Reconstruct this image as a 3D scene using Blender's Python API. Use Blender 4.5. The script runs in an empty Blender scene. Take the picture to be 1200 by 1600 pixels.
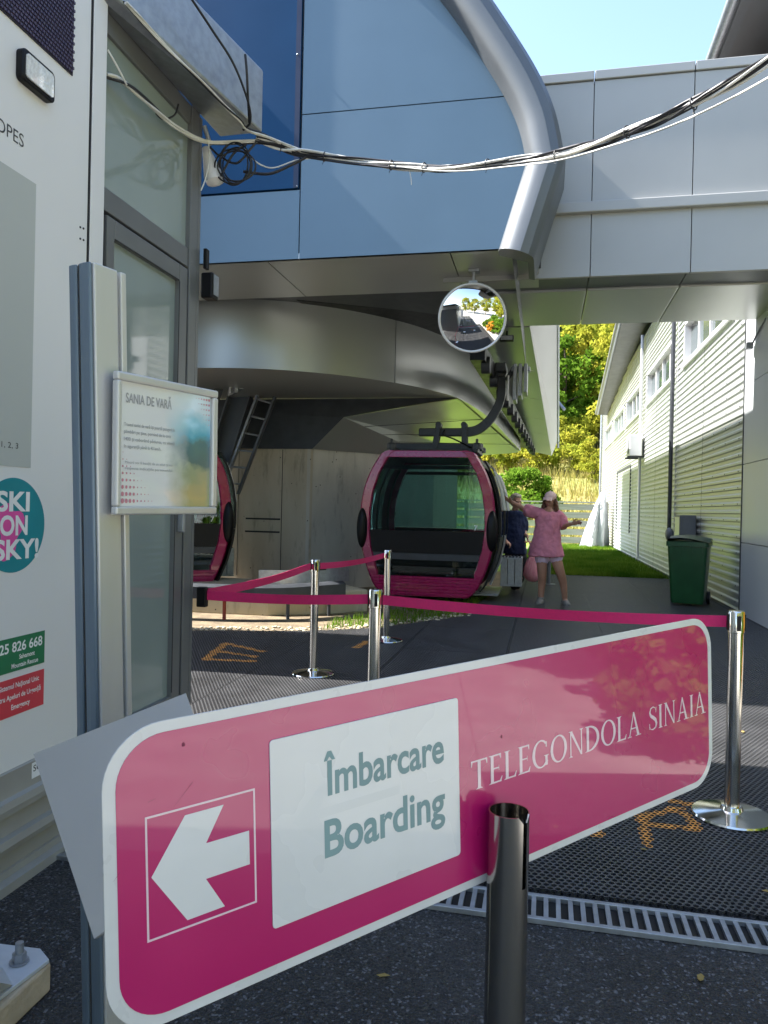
import bpy, bmesh, math, random
import numpy as np
from mathutils import Vector, Matrix, Quaternion
random.seed(7); rng = np.random.default_rng(7)
scene = bpy.context.scene
COL = scene.collection

# ------------------------------------------------------------------ camera
CAMZ = 1.4; FPX = 1180.0
YAW, PIT, ROLL = math.radians(12), math.radians(-.29), math.radians(1.25)
Fv = Vector((-math.sin(YAW)*math.cos(PIT), math.cos(YAW)*math.cos(PIT), math.sin(PIT)))
_r = Vector((math.cos(YAW), math.sin(YAW), 0)); _u = _r.cross(Fv)
Rv = _r*math.cos(ROLL) + _u*math.sin(ROLL); Uv = _u*math.cos(ROLL) - _r*math.sin(ROLL)
CAM = Vector((0, 0, CAMZ))
cd = bpy.data.cameras.new('camera'); cam = bpy.data.objects.new('camera', cd); COL.objects.link(cam)
cam.matrix_world = Matrix(((Rv.x, Uv.x, -Fv.x, 0), (Rv.y, Uv.y, -Fv.y, 0), (Rv.z, Uv.z, -Fv.z, CAMZ), (0, 0, 0, 1)))
cd.sensor_fit = 'VERTICAL'; cd.sensor_height = 32.0; cd.lens = 32.0*FPX/1600.0
cd.clip_start = 0.05; cd.clip_end = 2000
scene.camera = cam

# ------------------------------------------------------------------ sky, sun, exposure
LDIR = Vector((1.0, 0.035, -1.05)).normalized()          # direction the sunlight travels
world = bpy.data.worlds.new('World'); scene.world = world; world.use_nodes = True
wn = world.node_tree
sky = wn.nodes.new('ShaderNodeTexSky'); sky.sky_type = 'NISHITA'; sky.sun_disc = False
sky.sun_elevation = math.asin(-LDIR.z)
sky.sun_rotation = math.atan2(-LDIR.x, -LDIR.y)
sky.air_density = 1.0; sky.dust_density = 1.0
bg = wn.nodes['Background']; bg.inputs['Strength'].default_value = 0.115
wn.links.new(sky.outputs[0], bg.inputs['Color'])
sd = bpy.data.lights.new('sun', 'SUN'); sd.energy = 5.0; sd.angle = math.radians(.5); sd.color = (1.0, .96, .90)
sun = bpy.data.objects.new('sun', sd); COL.objects.link(sun)
sun.rotation_euler = LDIR.to_track_quat('-Z', 'Y').to_euler(); sun.location = (-20, -5, 30)
vs = scene.view_settings; vs.view_transform = 'Standard'; vs.look = 'None'; vs.exposure = 2.15; vs.gamma = 1.0
scene.cycles.max_bounces = 10; scene.cycles.transparent_max_bounces = 12
scene.cycles.use_denoising = True

# ------------------------------------------------------------------ pixel rays (photo 1200x1600) -> points in the place
def ray(u, v): return Fv + Rv*((u-600)/FPX) + Uv*((800-v)/FPX)
def PD(u, v, d): return CAM + ray(u, v)*d
def PX(u, v, x): r = ray(u, v); return CAM + r*(x/r.x)
def PY(u, v, y): r = ray(u, v); return CAM + r*(y/r.y)
def PZ(u, v, z): r = ray(u, v); return CAM + r*((z-CAMZ)/r.z)
def pplane(u, v, o, n): r = ray(u, v); return CAM + r*((o-CAM).dot(n)/r.dot(n))

# ------------------------------------------------------------------ materials
MATS = {}
def mat(name, col, rough=.5, metal=0., var=.12, scale=5., bump=0., bscale=60., coat=0., rvar=.06, spec=.5, col2=None, streak=None, trans=0., detail=3.):
    m = bpy.data.materials.new(name); m.use_nodes = True; nt = m.node_tree; N = nt.nodes; L = nt.links
    b = N['Principled BSDF']
    tc = N.new('ShaderNodeTexCoord'); mp = N.new('ShaderNodeMapping'); L.new(tc.outputs['Object'], mp.inputs['Vector'])
    if streak: mp.inputs['Scale'].default_value = streak
    nz = N.new('ShaderNodeTexNoise'); nz.inputs['Scale'].default_value = scale; nz.inputs['Detail'].default_value = detail
    L.new(mp.outputs[0], nz.inputs['Vector'])
    mr = N.new('ShaderNodeMapRange'); mr.interpolation_type = 'SMOOTHSTEP'; mr.inputs['From Min'].default_value = .15; mr.inputs['From Max'].default_value = .85
    L.new(nz.outputs['Fac'], mr.inputs['Value'])
    mx = N.new('ShaderNodeMix'); mx.data_type = 'RGBA'
    c2 = col2 if col2 else tuple(min(1, c*(1+var)) for c in col)
    c1 = tuple(c*(1-var) for c in col) if not col2 else col
    mx.inputs[6].default_value = (*c1, 1); mx.inputs[7].default_value = (*c2, 1)
    L.new(mr.outputs[0], mx.inputs[0]); L.new(mx.outputs[2], b.inputs['Base Color'])
    m2 = N.new('ShaderNodeMapRange'); m2.inputs['To Min'].default_value = max(0.01, rough-rvar); m2.inputs['To Max'].default_value = min(1, rough+rvar)
    m2.interpolation_type = 'SMOOTHSTEP'; m2.inputs['From Min'].default_value = .15; m2.inputs['From Max'].default_value = .85
    L.new(nz.outputs['Fac'], m2.inputs['Value']); L.new(m2.outputs[0], b.inputs['Roughness'])
    b.inputs['Metallic'].default_value = metal; b.inputs['Specular IOR Level'].default_value = spec
    b.inputs['Coat Weight'].default_value = coat; b.inputs['Coat Roughness'].default_value = .03
    b.inputs['Transmission Weight'].default_value = trans
    if bump:
        n2 = N.new('ShaderNodeTexNoise'); n2.inputs['Scale'].default_value = bscale; n2.inputs['Detail'].default_value = 4
        L.new(mp.outputs[0], n2.inputs['Vector'])
        bp = N.new('ShaderNodeBump'); bp.inputs['Strength'].default_value = bump; bp.inputs['Distance'].default_value = .01
        L.new(n2.outputs['Fac'], bp.inputs['Height']); L.new(bp.outputs[0], b.inputs['Normal'])
    MATS[name] = m
    return m
def glass(name, tint, alpha=.55, rough=.02, refl=1.0):
    m = bpy.data.materials.new(name); m.use_nodes = True; nt = m.node_tree; N = nt.nodes; L = nt.links
    N.remove(N['Principled BSDF']); out = N['Material Output']
    t = N.new('ShaderNodeBsdfTransparent'); t.inputs[0].default_value = (*tint, 1)
    g = N.new('ShaderNodeBsdfGlossy'); g.inputs['Roughness'].default_value = rough; g.inputs[0].default_value = (refl, refl, refl, 1)
    fr = N.new('ShaderNodeFresnel'); fr.inputs['IOR'].default_value = 1.6
    ms = N.new('ShaderNodeMixShader'); L.new(fr.outputs[0], ms.inputs[0]); L.new(t.outputs[0], ms.inputs[1]); L.new(g.outputs[0], ms.inputs[2])
    L.new(ms.outputs[0], out.inputs['Surface']); return m
def leafmat(name, c1, c2, tr=.45, scale=1.5):
    m = bpy.data.materials.new(name); m.use_nodes = True; nt = m.node_tree; N = nt.nodes; L = nt.links
    N.remove(N['Principled BSDF']); out = N['Material Output']
    tc = N.new('ShaderNodeTexCoord'); nz = N.new('ShaderNodeTexNoise'); nz.inputs['Scale'].default_value = scale; nz.inputs['Detail'].default_value = 5
    L.new(tc.outputs['Object'], nz.inputs['Vector'])
    mr = N.new('ShaderNodeMapRange'); mr.inputs['From Min'].default_value = .35; mr.inputs['From Max'].default_value = .65; L.new(nz.outputs['Fac'], mr.inputs['Value'])
    mx = N.new('ShaderNodeMix'); mx.data_type = 'RGBA'; mx.inputs[6].default_value = (*c1, 1); mx.inputs[7].default_value = (*c2, 1); L.new(mr.outputs[0], mx.inputs[0])
    d = N.new('ShaderNodeBsdfDiffuse'); t = N.new('ShaderNodeBsdfTranslucent'); L.new(mx.outputs[2], d.inputs[0]); L.new(mx.outputs[2], t.inputs[0])
    ms = N.new('ShaderNodeMixShader'); ms.inputs[0].default_value = tr; L.new(d.outputs[0], ms.inputs[1]); L.new(t.outputs[0], ms.inputs[2])
    L.new(ms.outputs[0], out.inputs['Surface']); return m

def m_asphalt():
    m = mat('asphalt', (.026, .026, .027), .62, 0, .5, 1.6, 0, detail=6); nt = m.node_tree; N = nt.nodes; L = nt.links; b = N['Principled BSDF']
    tc = N.new('ShaderNodeTexCoord'); vo = N.new('ShaderNodeTexVoronoi'); vo.inputs['Scale'].default_value = 130; L.new(tc.outputs['Object'], vo.inputs['Vector'])
    sep = N.new('ShaderNodeSeparateColor'); L.new(vo.outputs['Color'], sep.inputs[0])
    rr = N.new('ShaderNodeMapRange'); rr.inputs['From Min'].default_value = .0; rr.inputs['From Max'].default_value = 1; rr.inputs['To Min'].default_value = .45; rr.inputs['To Max'].default_value = 1.5; L.new(sep.outputs[0], rr.inputs['Value'])
    old = b.inputs['Base Color'].links[0].from_socket
    mu = N.new('ShaderNodeMix'); mu.data_type = 'RGBA'; mu.blend_type = 'MULTIPLY'; mu.inputs[0].default_value = 1; L.new(old, mu.inputs[6])
    cb = N.new('ShaderNodeCombineColor'); [L.new(rr.outputs[0], cb.inputs[i]) for i in range(3)]; L.new(cb.outputs[0], mu.inputs[7])
    # pale chippings
    gt = N.new('ShaderNodeMath'); gt.operation = 'GREATER_THAN'; gt.inputs[1].default_value = .93; L.new(sep.outputs[1], gt.inputs[0])
    m3 = N.new('ShaderNodeMix'); m3.data_type = 'RGBA'; L.new(gt.outputs[0], m3.inputs[0]); L.new(mu.outputs[2], m3.inputs[6]); m3.inputs[7].default_value = (.13, .13, .14, 1)
    L.new(m3.outputs[2], b.inputs['Base Color'])
    r2 = N.new('ShaderNodeMapRange'); r2.inputs['To Min'].default_value = .35; r2.inputs['To Max'].default_value = .85; L.new(sep.outputs[2], r2.inputs['Value']); L.new(r2.outputs[0], b.inputs['Roughness'])
    v2 = N.new('ShaderNodeTexVoronoi'); v2.inputs['Scale'].default_value = 130; L.new(tc.outputs['Object'], v2.inputs['Vector'])
    ad = N.new('ShaderNodeMath'); ad.operation = 'SUBTRACT'; L.new(sep.outputs[0], ad.inputs[0]); L.new(v2.outputs['Distance'], ad.inputs[1])
    bp = N.new('ShaderNodeBump'); bp.inputs['Strength'].default_value = .9; bp.inputs['Distance'].default_value = .006; L.new(ad.outputs[0], bp.inputs['Height']); L.new(bp.outputs[0], b.inputs['Normal'])
    return m
def m_concrete(name, c1, c2):
    m = mat(name, c1, .85, 0, .1, 1.6, .35, 35, col2=c2, streak=(1.6, 1.6, .45)); nt = m.node_tree; N = nt.nodes; L = nt.links; b = N['Principled BSDF']
    tc = N.new('ShaderNodeTexCoord'); nz = N.new('ShaderNodeTexNoise'); nz.inputs['Scale'].default_value = 3.2; nz.inputs['Detail'].default_value = 9; nz.inputs['Roughness'].default_value = .7
    mp = N.new('ShaderNodeMapping'); mp.inputs['Scale'].default_value = (2.2, 2.2, .5); L.new(tc.outputs['Object'], mp.inputs[0]); L.new(mp.outputs[0], nz.inputs['Vector'])
    mr = N.new('ShaderNodeMapRange'); mr.inputs['From Min'].default_value = .54; mr.inputs['From Max'].default_value = .7; L.new(nz.outputs['Fac'], mr.inputs['Value'])
    ml = N.new('ShaderNodeMath'); ml.operation = 'MULTIPLY'; ml.inputs[1].default_value = .42; L.new(mr.outputs[0], ml.inputs[0])
    old = b.inputs['Base Color'].links[0].from_socket
    mx = N.new('ShaderNodeMix'); mx.data_type = 'RGBA'; L.new(ml.outputs[0], mx.inputs[0]); L.new(old, mx.inputs[6]); mx.inputs[7].default_value = (.07, .062, .05, 1)
    vo = N.new('ShaderNodeTexVoronoi'); vo.inputs['Scale'].default_value = 6; L.new(tc.outputs['Object'], vo.inputs['Vector'])
    lt = N.new('ShaderNodeMath'); lt.operation = 'LESS_THAN'; lt.inputs[1].default_value = .06; L.new(vo.outputs['Distance'], lt.inputs[0])
    mx2 = N.new('ShaderNodeMix'); mx2.data_type = 'RGBA'; L.new(lt.outputs[0], mx2.inputs[0]); L.new(mx.outputs[2], mx2.inputs[6]); mx2.inputs[7].default_value = (.06, .055, .05, 1)
    L.new(mx2.outputs[2], b.inputs['Base Color']); return m

ASPH = m_asphalt()
YARD = mat('yard_paving', (.36, .345, .31), .8, 0, .2, 3, .3, 50)
RUB = mat('rubber', (.05, .05, .052), .45, 0, .3, 3, .25, 200)
ORANGE = mat('orange_paint', (.7, .3, .06), .7, 0, .3, 18, .2, 150)
EARTH = mat('earth', (.09, .065, .04), .95, 0, .2, 6, .9, 30, col2=(.22, .17, .10))
GALV = mat('galvanised_steel', (.36, .38, .41), .45, .75, .18, 22, .12, 120)
CHROME = mat('polished_steel', (.72, .7, .66), .13, 1., .05, 6, 0, rvar=.05)
BRUSH = mat('brushed_steel', (.50, .47, .43), .18, 1., .12, 10, .03, 90, streak=(1, 1, .05))
BLACK = mat('black_plastic', (.006, .006, .007), .42, 0, .2, 9, spec=.25)
DARKST = mat('dark_painted_steel', (.045, .05, .058), .45, .2, .2, 7, .05)
DKGREY = mat('dark_grey_cladding', (.12, .13, .145), .42, .35, .1, 2.5, .02, 20)
CLAD = mat('grey_aluminium_cladding', (.115, .18, .235), .42, .15, .05, 1.4, 0, rvar=.02)
CLADL = mat('light_grey_cladding', (.36, .36, .35), .45, .1, .05, 1.2, 0, rvar=.02)
RIMM = mat('brushed_rim_cladding', (.125, .135, .145), .42, .35, .07, 2, 0)
SOFF = mat('soffit_cladding', (.43, .44, .43), .30, .5, .04, .6, 0, rvar=.02)
BLUEF = mat('dark_blue_panel', (.002, .050, .135), .4, 0, .2, .6, 0, spec=.2)
JOINT = mat('joint_seal', (.02, .02, .022), .7)
WHITEP = mat('white_panel', (.76, .755, .75), .30, 0, .03, 1.1, 0, rvar=.02)
SILL = mat('beige_sill', (.34, .33, .30), .45, .1, .08, 5)
ALU = mat('anodised_aluminium', (.60, .60, .60), .38, .4, .05, 12, 0, streak=(1, 1, .1))
ALUB = mat('blue_grey_aluminium', (.14, .19, .25), .36, .4, .06, 10, 0, streak=(1, 1, .1))
FRAMEG = mat('grey_window_frame', (.17, .175, .175), .4, .3, .08, 6)
PINK = mat('pink_sign_face', (.48, .006, .13), .3, 0, .05, 6, .06, 9, coat=1.0)
PINKC = mat('pink_cabin_paint', (.33, .004, .075), .28, 0, .06, 5, 0, coat=.5)
PINKB = mat('pink_webbing', (.62, .012, .12), .7, 0, .08, 60, .2, 300)
PINKT = mat('sign_lettering_pink_white', (.80, .62, .68), .3, 0, .03, 5, coat=.8)
WHITES = mat('white_sign_border', (.66, .67, .68), .3, 0, .05, 14, 0, coat=.6)
PAPER = mat('white_sticker', (.70, .71, .72), .28, 0, .05, 7, .06, 14, coat=.6)
SLATE = mat('grey_green_lettering', (.20, .32, .34), .45)
GHOST = mat('faded_arrow', (.675, .69, .70), .3, 0, .03, 5, coat=.5)
WHITE = mat('white_lettering', (.82, .82, .82), .5)
TEAL = mat('teal_sticker', (.0, .23, .28), .35)
MAGENTA = mat('magenta_print', (.75, .08, .36), .4)
GREENS = mat('green_sticker', (.01, .17, .07), .35)
REDS = mat('red_sticker', (.62, .05, .07), .35)
POSTERG = mat('pale_grey_print', (.47, .49, .47), .4, 0, .03, 1)
INK = mat('black_ink', (.05, .05, .055), .6)
INKG = mat('grey_ink', (.33, .34, .35), .6)
SHEET = mat('bare_sheet_metal', (.40, .41, .43), .30, .6, .06, 2, rvar=.02)
CONC = m_concrete('weathered_concrete', (.42, .36, .265), (.56, .495, .385))
CONCY = m_concrete('pale_concrete', (.40, .34, .22), (.52, .46, .33))
SIDING = mat('metal_siding', (.56, .58, .57), .36, .6, .03, .5, 0, streak=(1, .3, 1), rvar=0)
SMOOTHW = mat('smooth_wall_panel', (.56, .58, .60), .35, .25, .05, 1.5, .03, 3)
ROOFD = mat('grey_gutter', (.06, .065, .07), .45, .3, .1, 4)
WINGLS = mat('window_glass', (.07, .09, .09), .06, 0, .2, 1.2, .03, 1.5, coat=.5)
DOORGL = mat('reflective_door_glass', (.26, .31, .29), .05, 0, .12, 1.2, .01, 1.0, spec=.9)
TGLASS = glass('tinted_cabin_glass', (.56, .72, .73))
BGREEN = mat('green_bin_plastic', (.012, .075, .022), .38, 0, .2, 6)
LGREEN = mat('dark_green_bin_lid', (.006, .035, .018), .35, 0, .2, 6)
BOXG = mat('grey_cabinet', (.16, .17, .18), .5, .1, .15, 5)
WOOD = mat('weathered_fence_wood', (.30, .30, .27), .85, 0, .25, 5, .3, 30, streak=(.15, 1, 5))
TARP = mat('silver_tarpaulin', (.34, .35, .38), .5, .1, .1, 4, .5, 7)
SKIN = mat('tanned_skin', (.40, .20, .125), .5, 0, .12, 9, .05)
SKIN2 = mat('fair_skin', (.50, .27, .19), .5, 0, .12, 9, .05)
TSHIRT = mat('pink_cotton', (.66, .23, .30), .9, 0, .14, 7, .9, 13)
CAPM = mat('pale_pink_cotton', (.80, .55, .50), .85, 0, .08, 12, .2, 60)
SHORTS = mat('lilac_cotton', (.70, .52, .66), .9, 0, .08, 10, .5, 20)
HAIRB = mat('auburn_hair', (.13, .045, .02), .5, 0, .4, 30, .7, 60, streak=(1, 1, .15))
HAIRG = mat('grey_hair', (.50, .44, .35), .6, 0, .4, 30, .7, 60)
NAVY = mat('navy_cotton', (.012, .022, .07), .9, 0, .2, 9, .7, 14)
TROUS = mat('dark_trousers', (.012, .012, .016), .9, 0, .2, 9, .5, 16)
SHOE = mat('grey_trainers', (.20, .19, .17), .7, 0, .5, 40)
SOLE = mat('white_sole', (.7, .7, .68), .6)
EYEM = mat('dark_eye', (.02, .015, .012), .3)
LIPM = mat('lips', (.42, .10, .09), .5)
BAGM = mat('striped_pink_bag', (.72, .16, .24), .8, 0, .1, 9, .6, 12, col2=(.85, .45, .48), streak=(9, 9, .6))
CABW = mat('white_cable', (.68, .67, .62), .5, 0, .1, 20)
CABK = mat('black_cable', (.018, .018, .022), .5, 0, .1, 20)
LAMPG = mat('lamp_lens', (.75, .76, .74), .12, 0, .12, 60, .5, 80, coat=1)
VENT = mat('black_vent_mesh', (.02, .016, .03), .5)
MIRR = mat('mirror_surface', (.82, .82, .80), .02, 1., .02, 2, 0, rvar=.005)
BARK = mat('bark', (.09, .065, .045), .95, 0, .3, 8, .8, 30)
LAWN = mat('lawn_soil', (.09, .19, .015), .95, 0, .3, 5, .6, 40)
HILLM = mat('dry_hill_grass', (.30, .24, .09), .95, 0, .3, .35, .6, 8, col2=(.16, .19, .04))
GRASS = leafmat('grass_blades', (.045, .12, .008), (.17, .24, .03), .4, .9)
DRYG = leafmat('dry_grass_blades', (.42, .34, .13), (.26, .26, .06), .35, .6)
LEAFY = leafmat('yellow_green_leaves', (.22, .27, .03), (.42, .38, .05), .55, .5)
LEAFG = leafmat('green_leaves', (.07, .15, .012), (.16, .26, .03), .45, 1.2)
LEAFD = leafmat('conifer_needles', (.012, .04, .014), (.045, .085, .022), .2, 1.5)
PALEW = mat('wood_block', (.42, .34, .24), .8, 0, .2, 12, .5, 40)
PLATEW = mat('chipped_white_paint', (.50, .52, .55), .45, .1, .06, 25, .1, 40)
SHIM = mat('red_oxide', (.3, .05, .03), .7)

# ------------------------------------------------------------------ mesh builder
def wm(o):
    m = o.matrix_basis.copy()
    return wm(o.parent) @ m if o.parent else m
class MB:
    def __init__(s): s.v = []; s.f = []
    def add(s, vs, fs):
        n = len(s.v); s.v.extend([Vector(p) for p in vs]); s.f.extend([[i+n for i in f] for f in fs]); return s
    def box(s, lo, hi, M=None):
        x0, y0, z0 = lo; x1, y1, z1 = hi
        vs = [Vector(p) for p in ((x0,y0,z0),(x1,y0,z0),(x1,y1,z0),(x0,y1,z0),(x0,y0,z1),(x1,y0,z1),(x1,y1,z1),(x0,y1,z1))]
        if M: vs = [M @ p for p in vs]
        return s.add(vs, [(0,3,2,1),(4,5,6,7),(0,1,5,4),(1,2,6,5),(2,3,7,6),(3,0,4,7)])
    def hexa(s, a, b): return s.add(list(a)+list(b), [(3,2,1,0),(4,5,6,7),(0,1,5,4),(1,2,6,5),(2,3,7,6),(3,0,4,7)])
    def prism(s, pts, vec):
        n = len(pts); pts = [Vector(p) for p in pts]; vec = Vector(vec)
        return s.add(pts+[p+vec for p in pts], [list(range(n))[::-1], list(range(n, 2*n))]+[[i, (i+1) % n, n+(i+1) % n, n+i] for i in range(n)])
    def poly(s, pts): return s.add(pts, [list(range(len(pts)))])
    def tube(s, pts, r, n=8, closed=False):
        pts = [Vector(p) for p in pts]; K = len(pts); rr = r if hasattr(r, '__len__') else [r]*K
        t0 = (pts[1]-pts[0]).normalized(); up = Vector((0, 0, 1)) if abs(t0.z) < .9 else Vector((1, 0, 0))
        a = t0.cross(up).normalized(); base = len(s.v); vs = []
        for i, p in enumerate(pts):
            t = (pts[min(i+1, K-1)]-pts[max(i-1, 0)])
            if closed: t = pts[(i+1) % K]-pts[i-1]
            t.normalize(); a = (a - t*a.dot(t)).normalized(); b = t.cross(a)
            for k in range(n):
                th = 2*math.pi*k/n; vs.append(p+(a*math.cos(th)+b*math.sin(th))*rr[i])
        fs = []
        for i in range(K if closed else K-1):
            j = (i+1) % K
            for k in range(n): fs.append((i*n+k, i*n+(k+1) % n, j*n+(k+1) % n, j*n+k))
        if not closed: fs += [list(range(n))[::-1], [(K-1)*n+k for k in range(n)]]
        return s.add(vs, fs)
    def cyl(s, p0, p1, r, n=20, r2=None): return s.tube([p0, p1], [r, r2 if r2 is not None else r], n)
    def lathe(s, prof, n=28, M=None):           # prof: (r, z) ; axis z
        vs = []; K = len(prof)
        for r, z in prof:
            for k in range(n):
                a = 2*math.pi*k/n; p = Vector((r*math.cos(a), r*math.sin(a), z)); vs.append(M @ p if M else p)
        fs = [(i*n+k, i*n+(k+1) % n, (i+1)*n+(k+1) % n, (i+1)*n+k) for i in range(K-1) for k in range(n)]
        fs += [list(range(n))[::-1], [(K-1)*n+k for k in range(n)]]
        return s.add(vs, fs)
    def sphere(s, c, r, nu=14, nv=9, M3=None):
        c = Vector(c); r = r if hasattr(r, '__len__') else (r, r, r); vs = []
        for i in range(nv+1):
            ph = math.pi*(i/nv) ; ph = min(max(ph, .02), math.pi-.02)
            for k in range(nu):
                a = 2*math.pi*k/nu; p = Vector((r[0]*math.sin(ph)*math.cos(a), r[1]*math.sin(ph)*math.sin(a), r[2]*math.cos(ph)))
                vs.append(c+(M3 @ p if M3 else p))
        fs = [(i*nu+k, (i+1)*nu+k, (i+1)*nu+(k+1) % nu, i*nu+(k+1) % nu) for i in range(nv) for k in range(nu)]
        fs += [list(range(nu)), [nv*nu+k for k in range(nu)][::-1]]
        return s.add(vs, fs)
    def loft(s, rings, caps=True, closed=False):
        n = len(rings[0]); K = len(rings); vs = [p for r in rings for p in r]
        fs = [(i*n+k, i*n+(k+1) % n, ((i+1) % K)*n+(k+1) % n, ((i+1) % K)*n+k) for i in range(K if closed else K-1) for k in range(n)]
        if caps and not closed: fs += [list(range(n))[::-1], [(K-1)*n+k for k in range(n)]]
        return s.add(vs, fs)
    def sheet(s, rows):                         # open grid of points
        n = len(rows[0]); return s.add([p for r in rows for p in r], [(i*n+k, i*n+k+1, (i+1)*n+k+1, (i+1)*n+k) for i in range(len(rows)-1) for k in range(n-1)])
    def build(s, name, m, parent=None, smooth=None, bevel=0., recalc=True):
        me = bpy.data.meshes.new(name); V = s.v
        if parent is not None:
            inv = wm(parent).inverted(); V = [inv @ p for p in V]
        me.from_pydata([tuple(p) for p in V], [], s.f); me.validate()
        if recalc:
            bm = bmesh.new(); bm.from_mesh(me); bmesh.ops.recalc_face_normals(bm, faces=bm.faces); bm.to_mesh(me); bm.free()
        me.materials.append(m)
        if smooth is not None: me.shade_smooth(); me.set_sharp_from_angle(angle=math.radians(smooth))
        o = bpy.data.objects.new(name, me); COL.objects.link(o)
        if parent is not None: o.parent = parent
        if bevel:
            b = o.modifiers.new('bevel', 'BEVEL'); b.width = bevel; b.segments = 2; b.limit_method = 'ANGLE'; b.angle_limit = math.radians(35)
        return o
def tag(o, label, cat, group=None, kind=None):
    o['label'] = label; o['category'] = cat
    if group: o['group'] = group
    if kind: o['kind'] = kind
    return o
def struct(o): o['kind'] = 'structure'; return o
def thing(name, label, cat, loc=(0, 0, 0), rz=0., group=None):
    o = bpy.data.objects.new(name, None); COL.objects.link(o); o.empty_display_size = .2
    o.location = loc; o.rotation_euler = (0, 0, rz); return tag(o, label, cat, group)
def clone(o, parent=None):
    c = o.copy(); COL.objects.link(c)
    if parent is not None: c.parent = parent
    for ch in list(o.children): clone(ch, c)
    return c
def lerp(a, b, t): return a+(b-a)*t
def spline(pts, n=8):
    pts = [Vector(p) for p in pts]; out = []
    for i in range(len(pts)-1):
        p0, p1, p2, p3 = pts[max(i-1, 0)], pts[i], pts[i+1], pts[min(i+2, len(pts)-1)]
        for k in range(n):
            t = k/n; out.append(.5*((2*p1)+(p2-p0)*t+(2*p0-5*p1+4*p2-p3)*t*t+(3*p1-p0-3*p2+p3)*t**3))
    out.append(pts[-1]); return out

# ------------------------------------------------------------------ lettering
def text2d(s, bold=0.):
    c = bpy.data.curves.new('t', 'FONT'); c.body = s; c.size = 1; c.offset = bold; c.resolution_u = 4
    o = bpy.data.objects.new('t', c); COL.objects.link(o); dg = bpy.context.evaluated_depsgraph_get(); dg.update()
    me = o.evaluated_get(dg).to_mesh()
    V = [(v.co.x, v.co.y) for v in me.vertices]; Fc = [list(p.vertices) for p in me.polygons]
    o.evaluated_get(dg).to_mesh_clear(); bpy.data.objects.remove(o); bpy.data.curves.remove(c)
    return V, Fc
class Frame:
    """flat surface frame: origin, x and y axes, outward normal"""
    def __init__(s, o, ex, ey): s.o = Vector(o); s.x = Vector(ex).normalized(); s.y = Vector(ey).normalized(); s.n = s.x.cross(s.y).normalized()
    def P(s, x, y, h=0.): return s.o+s.x*x+s.y*y+s.n*h
    def at(s, u, v): p = pplane(u, v, s.o, s.n)-s.o; return (p.dot(s.x), p.dot(s.y))
def put_text(mb, fr, s, x, y, w=None, h=None, bold=0., align='L', off=.001, cap=None):
    V, Fc = text2d(s, bold)
    if not V: return
    xs = [a for a, b in V]; ys = [b for a, b in V]; x0, x1 = min(xs), max(xs); y0, y1 = min(ys), max(ys)
    sy = cap/.72 if cap else (h/(y1-y0) if h else None)      # builtin font: cap height about .72 of size
    sx = w/(x1-x0) if w else sy
    if sy is None: sy = sx
    dx = {'L': -x0*sx, 'C': -(x0+x1)/2*sx, 'R': -x1*sx}[align]
    mb.add([fr.P(x+a*sx+dx, y+b*sy, off) for a, b in V], Fc)
def plate(fr, poly, h0, h1): return MB().prism([fr.P(x, y, h0) for x, y in poly], fr.n*(h1-h0))
def rrect(x0, y0, x1, y1, r, n=8):
    out = []
    for cx, cy, a0 in ((x1-r, y1-r, 0), (x0+r, y1-r, 90), (x0+r, y0+r, 180), (x1-r, y0+r, 270)):
        for k in range(n+1):
            a = math.radians(a0+90*k/n); out.append((cx+r*math.cos(a), cy+r*math.sin(a)))
    return out
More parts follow.
